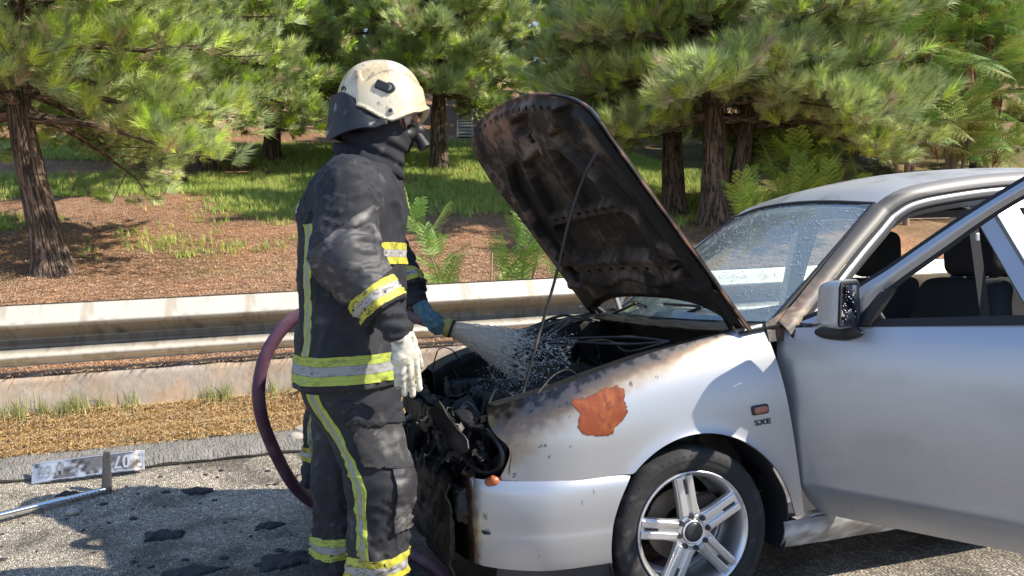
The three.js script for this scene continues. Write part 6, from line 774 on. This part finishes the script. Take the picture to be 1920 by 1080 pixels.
const P2 = {
  ground: V(-0.86, 0, -3.95), yaw: 0.05, drop: 0.06,
  cx: stab([[0.78, -0.79], [0.95, -0.775], [1.13, -0.74], [1.36, -0.70], [1.47, -0.69], [1.54, -0.70], [1.60, -0.71], [1.70, -0.71]]), cz: tab([[0.8, -3.88], [1.5, -3.80]]), pelvis: V(-0.80, 0.84, -3.88), head: V(-0.685, 1.66, -3.80),
  right: [V(-0.60, 1.40, -3.60), V(-0.515, 1.235, -3.45), V(-0.428, 1.115, -3.345), V(-0.405, 1.085, -3.325)], left: [V(-0.66, 1.40, -4.0), V(-0.60, 1.18, -4.02), V(-0.56, 1.08, -3.85), V(-0.55, 1.06, -3.8)],
  legR: [V(-0.86, 0.80, -3.80), V(-0.98, 0.46, -4.0), V(-1.07, 0.10, -4.14)], legL: [V(-0.76, 0.80, -3.96), V(-0.68, 0.46, -3.80), V(-0.72, 0.10, -3.78)],
  handR: { col: blueGlove, palm: [V(-0.378, 1.05, -3.30), V(-0.352, 1.005, -3.272), V(-0.345, 1.015, -3.268), V(-0.337, 1.02, -3.272)], fingers: [[V(-0.36, 1.005, -3.262), V(-0.345, 0.972, -3.250), V(-0.325, 0.950, -3.268)], [V(-0.345, 1.012, -3.258), V(-0.328, 0.978, -3.246), V(-0.308, 0.952, -3.264)], [V(-0.332, 1.018, -3.258), V(-0.314, 0.984, -3.246), V(-0.297, 0.958, -3.264)], [V(-0.322, 1.024, -3.262), V(-0.303, 0.994, -3.252), V(-0.288, 0.968, -3.268)], [V(-0.352, 1.03, -3.30), V(-0.322, 1.025, -3.315), V(-0.300, 1.0, -3.32)]] },
  handL: { hidden: true, col: blueGlove, palm: [V(-0.55, 1.03, -3.76), V(-0.55, 1.0, -3.72), V(-0.56, 1.0, -3.72)], fingers: [-0.03, -0.01, 0.012, 0.032].map((d) => [V(-0.55 + d, 1.0, -3.72), V(-0.55 + d, 0.96, -3.70), V(-0.55 + d, 0.94, -3.72)]).concat([[V(-0.53, 1.03, -3.75), V(-0.51, 1.01, -3.72), V(-0.51, 0.98, -3.71)]]) },
};
const second = firefighter('second firefighter almost hidden behind the first, blue glove on the nozzle', P2, { seed: 6, cell: 0.012, band: [0.27, 0.345] });
{ const rad = tag(new THREE.Group(), 'black hand radio clipped to the chest of the hidden firefighter', 'radio'); rad.name = 'hand_radio'; rad.position.set(-0.478, 1.50, -3.50); scene.add(rad); M('radio_case', rbox(0.05, 0.12, 0.055, 0.008), blackPl, rad); M('antenna', bar(V(0.01, 0.06, 0), V(0.012, 0.14, 0), 0.005, 8, 0.003), rubber, rad); M('knob', bar(V(-0.012, 0.06, 0.01), V(-0.012, 0.075, 0.01), 0.006, 10), rubber, rad); M('strap', rbox(0.06, 0.012, 0.06, 0.003, 0, 0.02, 0), std([0.1, 0.105, 0.11], 0.7), rad); }
// ---------- hose, nozzle, water ----------
{
  const hm = std([1, 1, 1], 0.6, 0, { vertexColors: true, bumpMap: tex(128, 128, (x, y) => 0.5 + 0.5 * Math.sin(x * 200) * Math.sin(y * 200), false), bumpScale: 0.001 });
  const pts = [noz.clone().addScaledVector(nd, -0.04), V(-0.45, 1.03, -3.34), V(-0.62, 1.06, -3.45), V(-0.80, 1.075, -3.5), V(-0.955, 1.035, -3.46), V(-1.065, 0.91, -3.42), V(-1.118, 0.76, -3.42), V(-1.128, 0.62, -3.45), V(-1.112, 0.44, -3.55), V(-1.075, 0.22, -3.72), V(-1.03, 0.075, -3.92), V(-0.93, 0.03, -3.93), V(-0.72, 0.028, -3.62), V(-0.55, 0.028, -3.36), V(-0.42, 0.028, -3.22), V(-0.31, 0.028, -3.02), V(-0.26, 0.028, -2.85), V(-0.16, 0.028, -2.74), V(0.10, 0.028, -2.78), V(0.6, 0.028, -3.1)];
  const h = thing('fire_hose', 'dark purple fire hose curving down behind the firefighter to the road', 'hose', V(0, 0, 0)); M('hose_line', vcol(tube(pts, 0.028, 260, 16), (x, y, z) => mix3([0.085, 0.032, 0.062], [0.15, 0.09, 0.10], sst(-0.1, 0.3, fbm(x * 9, y * 9, z * 9, 4)))), hm, h);
  const n = thing('hose_nozzle', 'olive green nozzle in the blue glove spraying water', 'nozzle', noz.clone()); n.quaternion.setFromUnitVectors(V(0, 1, 0), nd);
  const lat = (p, m, nm) => M(nm, new THREE.LatheGeometry(p.map(([a, b]) => new THREE.Vector2(a, b)), 32), m, n);
  lat([[0.024, -0.06], [0.026, -0.03], [0.024, 0.0], [0.028, 0.02], [0.036, 0.03], [0.041, 0.045], [0.040, 0.058], [0.034, 0.058], [0.028, 0.04], [0.01, 0.04]], std([0.30, 0.30, 0.06], 0.5), 'nozzle_body'); lat([[0.034, 0.055], [0.037, 0.058], [0.0385, 0.068], [0.033, 0.068], [0.03, 0.055]], rubber, 'nozzle_lip');
  // spray: a hollow cone of water breaking into drops where it hits the engine
  const S = thing('water_spray', 'fan of water spraying from the nozzle over the engine', 'water', noz.clone().addScaledVector(nd, 0.065)), u = nd.clone(), v1 = V(0, 1, 0).addScaledVector(u, -u.y).normalize(), v2 = u.clone().cross(v1);
  const al = tex(512, 512, (x, y) => { const n1 = f16(x * 2, y * 1), n2 = f8(x * 2, y * 2), st = f16(x * 9, y * 0.8); const thr = lerp(0.0, 0.66, Math.pow(y, 1.0)); return sst(thr, thr + 0.05, 0.4 * n1 + 0.3 * n2 + 0.3 * st) * (0.6 + 0.35 * st); }, false);
  const cone = (sp, L, k, bend) => grid(90, 60, (a, b) => { const th = a * 6.2832, l = L * b, rr = 0.030 + sp * l * (1 + 0.12 * N3(a * 9, b * 4, k)); return u.clone().multiplyScalar(l).addScaledVector(v1, Math.sin(th) * rr - bend * l * l).addScaledVector(v2, Math.cos(th) * rr * 0.9).add(V(0.006 * N3(a * 30, b * 20, k), 0.006 * N3(a * 30, b * 20, k + 5), 0)); }, (a, b) => [a * 2, b]);
  const film = std([0.80, 0.77, 0.70], 0.25, 0, { transmission: 0.5, thickness: 0, ior: 1.33, alphaMap: al, transparent: true, bumpMap: tex(256, 256, (x, y) => f16(x * 3, y * 3), false), bumpScale: 0.01 });
  M('water_sheet', cone(0.24, 0.40, 1, 0.10), film, S); M('water_sheet', cone(0.16, 0.34, 4, 0.14), film, S);
  const r = rng(31), D = [], q = new THREE.Quaternion();
  for (let k = 0; k < 2600; k++) { const th = r() * 6.283, l = 0.08 + 0.42 * Math.pow(r(), 0.8), e = (0.25 + 0.09 * (r() - 0.5)) * (l > 0.3 ? 0.3 + 0.9 * r() : 1), p = u.clone().multiplyScalar(l).addScaledVector(v1, Math.sin(th) * (0.03 + e * l) - 0.13 * l * l).addScaledVector(v2, Math.cos(th) * (0.03 + e * l) * 0.9), s = (0.0007 + 0.0019 * r() ** 4) * (0.7 + l); q.setFromUnitVectors(V(0, 1, 0), u); D.push(mtx(p, q.clone(), V(s, s * (1.2 + 1.6 * r()), s))); }
  const hit = u.clone().multiplyScalar(0.36).addScaledVector(v1, -0.07); for (let k = 0; k < 1300; k++) { const a = r() * 6.283, d = 0.20 * r(), h2 = 0.14 * r() * r(), p = hit.clone().add(V(Math.cos(a) * d * 1.1, h2 - 0.03 - 0.25 * d * (Math.cos(a) > 0 ? -0.2 : 0.5), Math.sin(a) * d * 0.8)), s = 0.0007 + 0.0017 * r() ** 4; D.push(mtx(p, eul(r(), r(), r()), V(s, s, s))); }
  for (let k = 0; k < 3; k++) { const a = r() * 6.283, w = 0.03 + 0.05 * r(), c = hit.clone().add(V(0.30 * (r() - 0.5), 0.10 * (r() - 0.4), 0.2 * (r() - 0.5))); for (let m = 0; m < 46; m++) { const t = a + 3.6 * m / 46, p = c.clone().add(V(Math.cos(t) * w, Math.sin(t) * w * 0.85 + 0.008 * N3(m * 0.3, k, 1), 0.05 * N3(m * 0.1, k, 4))), s = 0.0010 + 0.0012 * r() * r(); D.push(mtx(p, eul(0, 0, t), V(s, s * 2.2, s))); } }
  instanced('water_drop', new THREE.SphereGeometry(1, 7, 5), std([0.93, 0.94, 0.95], 0.08, 0, { transmission: 0.5, ior: 1.33, thickness: 0.004 }), D, S);
}

// ---------- things lying on the road ----------
{ // number plate, face up the wrong way, scorched, leaning on the gutter strip
  const a = V(-2.80, 0.075, -4.49), b = V(-2.235, 0.095, -4.65), mid = a.clone().lerp(b, 0.5), t = thing('number_plate', 'scorched silver number plate leaning upside down against the kerb strip', 'number plate', mid, Math.atan2(-(b.z - a.z), b.x - a.x));
  const L = 0.60, Hh = 0.115, bend = (x, y) => 0.012 * Math.cos(x * 5) + 0.006 * fbm(x * 7, y * 9, 2, 3) - 0.02 * sst(0.22, 0.3, Math.abs(x));
  const tilt = -0.3, place = (x, y, z) => V(x, 0.02 + 0.03 * (x + 0.3) + (y + Hh / 2) * Math.cos(tilt) + z * 0.3, (y + Hh / 2) * Math.sin(tilt) + z);
  M('plate', vcol(shell(70, 14, (u, v) => { const x = (u - 0.5) * L, y = (v - 0.5) * Hh; return place(x, y, bend(x, y)); }, 0.003), (x, y, z) => { const n = fbm(x * 7, y * 12, z * 12, 4), f = fbm(x * 36, y * 36, z * 36, 3), mid = sst(0.24, 0.05, Math.abs(x - 0.02)); return mix3([0.58, 0.59, 0.61], mix3([0.2, 0.18, 0.17], [0.07, 0.065, 0.065], sst(0, 0.3, f)), sst(-0.12, 0.15, n + 0.5 * f + 0.35 * mid - 0.12)); }), std([1, 1, 1], 0.35, 0.7, { vertexColors: true }), t);
  const border = []; for (const s of [-1, 1]) border.push(grid(60, 1, (u, v) => { const x = (u - 0.5) * (L - 0.02), y = s * (Hh / 2 - 0.006) + v * 0.004; return place(x, y, bend(x, y) + 0.003); }), grid(1, 12, (u, v) => { const x = s * (L / 2 - 0.01) + u * 0.004, y = (v - 0.5) * (Hh - 0.014); return place(x, y, bend(x, y) + 0.003); })); M('plate_border', merge(border), std([0.62, 0.63, 0.65], 0.3, 0.7), t);
  const chars = (txt, x0, size, m) => { const g = new TextGeometry(txt, { font: globalThis.__font, size, depth: 0.0025, curveSegments: 4 }); g.scale(0.8, 1, 1); g.rotateZ(Math.PI); g.computeBoundingBox(); const bb = g.boundingBox; g.translate(x0 - bb.min.x, -(bb.min.y + bb.max.y) / 2, 0); const p = g.attributes.position; for (let i = 0; i < p.count; i++) { const x = p.getX(i), y = p.getY(i), q = place(x, y, bend(x, y) + 0.002 + p.getZ(i)); p.setXYZ(i, q.x, q.y, q.z); } g.computeVertexNormals(); M('plate_character', g, m, t); };
  chars('07', 0.14, 0.072, std([0.52, 0.53, 0.55], 0.35, 0.6)); chars('69', -0.27, 0.07, std([0.36, 0.37, 0.385], 0.4, 0.6)); chars('H', -0.165, 0.06, std([0.3, 0.29, 0.28], 0.4, 0.6));
}
{ // long-handled axe
  const p0 = V(-2.68, 0.062, -4.02), p1 = V(-2.32, 0.08, -4.385), t = thing('fire_axe', 'fire axe with chrome handle lying on the road by the number plate', 'axe', p0.clone()), d = p1.clone().sub(p0), at = (u) => d.clone().multiplyScalar(u);
  const ch = std([0.78, 0.79, 0.81], 0.16, 1); M('handle', merge(bar(at(-0.3), at(0.56), 0.021, 16), bar(at(0.56), at(0.60), 0.021, 16, 0.016), bar(at(0.60), at(0.985), 0.016, 16)), ch, t);
  M('grip_ring', merge(...Array.from({ length: 9 }, (_, k) => new THREE.TorusGeometry(0.0165, 0.002, 6, 20).applyQuaternion(new THREE.Quaternion().setFromUnitVectors(V(0, 0, 1), d.clone().normalize())).translate(...at(0.62 + 0.04 * k).toArray()))), ch, t);
  const sh = new THREE.Shape(); sh.moveTo(-0.03, -0.03); sh.lineTo(0.035, -0.034); sh.lineTo(0.034, 0.06); sh.lineTo(0.022, 0.20); sh.lineTo(-0.012, 0.205); sh.lineTo(-0.024, 0.06); sh.closePath();
  const g = new THREE.ExtrudeGeometry(sh, { depth: 0.022, bevelEnabled: true, bevelSize: 0.006, bevelThickness: 0.006, bevelSegments: 2 }); g.translate(0, 0, -0.011); g.scale(0.68, 1, 1); g.rotateY(0.3); g.rotateX(-0.1); M('axe_head', vcol(g.translate(...at(1).toArray()), (x, y, z) => mix3([0.05, 0.053, 0.056], [0.10, 0.095, 0.09], sst(0, 0.3, fbm(x * 30, y * 30, z * 30)))), std([1, 1, 1], 0.5, 0.5, { vertexColors: true }), t);
}
const flake = (s, hgt, seed, round = 0) => { const r = rng(seed), n = 64; return merge(grid(n, 9, (a, b) => { const th = a * 6.2832, rr = s * (0.72 + 0.82 * fbm(Math.cos(th) * 1.8 + seed, Math.sin(th) * 1.8, 3, 3) + 0.45 * fbm(Math.cos(th) * 7 + seed, Math.sin(th) * 7, 6, 2) + 0.15) * (1 - b); return V(Math.cos(th) * rr, hgt * (0.35 + 0.65 * Math.sqrt(b)) + hgt * 0.8 * fbm(Math.cos(th) * rr * 9 / s * 0.2, Math.sin(th) * rr * 9 / s * 0.2, seed, 3), Math.sin(th) * rr * 0.7); }), grid(n, 1, (a, b) => { const th = a * 6.2832, rr = s * (0.72 + 0.82 * fbm(Math.cos(th) * 1.8 + seed, Math.sin(th) * 1.8, 3, 3) + 0.45 * fbm(Math.cos(th) * 7 + seed, Math.sin(th) * 7, 6, 2) + 0.15); return V(Math.cos(th) * rr, hgt * 0.35 * b + hgt * 0.8 * b * fbm(Math.cos(th) * rr * 1.8 / s, Math.sin(th) * rr * 1.8 / s, seed, 3), Math.sin(th) * rr * 0.7); })); };
const mChar = std([0.028, 0.029, 0.031], 0.75), mStone = std([0.34, 0.31, 0.27], 0.9);
const lie = (x, z) => { const P = rsz * x - rsx * z; return V(x, P < 5.2 ? roadY(P) + 0.001 : vergeY(0, P), z); };
tag(M('charred_piece', flake(0.115, 0.02, 3), mChar), 'large flat charred piece lying alone on the road near the bottom edge', 'debris', 'charred scraps on the road').position.copy(lie(-1.40, -3.26));
{ const d = tag(M('charred_piece', flake(0.14, 0.022, 8), mChar), 'long black charred sheet on the road by the firefighter\'s heel', 'debris', 'charred scraps on the road'); d.position.copy(lie(-1.02, -3.33)); d.rotation.y = 0.35; }
{ const d = tag(M('charred_piece', flake(0.10, 0.03, 12), mChar), 'ragged black scrap in the middle of the wet road shadow', 'debris', 'charred scraps on the road'); d.position.copy(lie(-1.72, -3.74)); }
{ const d = tag(M('charred_piece', flake(0.075, 0.035, 15), mChar), 'small dark clump beside the head of the axe', 'debris', 'charred scraps on the road'); d.position.copy(lie(-2.50, -4.33)); }
{ const d = tag(M('charred_piece', flake(0.09, 0.02, 19), mChar), 'flat dark fragment between the axe and the hose', 'debris', 'charred scraps on the road'); d.position.copy(lie(-1.82, -4.40)); }
{ const d = tag(M('charred_piece', flake(0.07, 0.02, 23), mChar), 'thin black flake lying just left of the hose on the road', 'debris', 'charred scraps on the road'); d.position.copy(lie(-1.24, -3.83)); }
{ const r = rng(55), L = []; for (let k = 0; k < 240; k++) { const x = lerp(-2.7, -0.5, r()), z = lerp(-4.75, -3.0, r()); L.push(mtx(lie(x, z), eul(0, r() * 6.28, 0), V(1, 1, 1).multiplyScalar(0.12 + 0.6 * r() ** 4))); } tag(instanced('burnt_crumbs', flake(0.035, 0.014, 31), mChar, L, null), 'black burnt crumbs sprinkled over the road before the car', 'crumbs'); }
const stone = (seed, s) => { const g = new THREE.IcosahedronGeometry(s, 3), p = g.attributes.position; for (let i = 0; i < p.count; i++) { const v = V(p.getX(i), p.getY(i), p.getZ(i)), k = 1 + 0.5 * fbm(v.x / s + seed, v.y / s, v.z / s, 3); p.setXYZ(i, v.x * k * 1.2, v.y * k * 0.75, v.z * k); } const m = mergeVertices(g.deleteAttribute('normal').deleteAttribute('uv')); m.computeVertexNormals(); return m; };
{ const s = tag(M('stone', stone(3, 0.028), mStone), 'small pale stone lying on the sunlit patch of road', 'stone'); s.position.copy(lie(-2.36, -4.12)).add(V(0, 0.014, 0)); }
{ const s = tag(M('stone', stone(9, 0.055), mStone), 'broken grey mortar lump on the kerb strip behind the hose', 'stone'); s.position.copy(road(0.02, 5.29, 0.175)); const s2 = tag(M('stone', stone(13, 0.03), mStone), 'small grey chip resting behind the mortar lump', 'stone'); s2.position.copy(road(0.04, 5.37, 0.22)); }
{ const d = tag(M('charred_piece', flake(0.16, 0.03, 41), mChar), 'dark torn rubber strip at the edge of the straw verge', 'debris', 'charred scraps on the road'); d.position.copy(road(-0.62, 5.40, 0.205)); d.scale.set(1.3, 1, 0.45); d.rotation.y = RB; }
{ const t = tag(M('twig_piece', taper([V(-0.07, 0.01, 0), V(0, 0.03, 0), V(0.07, 0.06, 0)], 0.012, 0.008, 5, 5), std([0.12, 0.06, 0.04], 0.9)), 'short dark twig lying at the foot of the kerb wall', 'twig'); t.position.copy(road(0.02, 5.58, 0.4)); }
renderer.render(scene, camera);
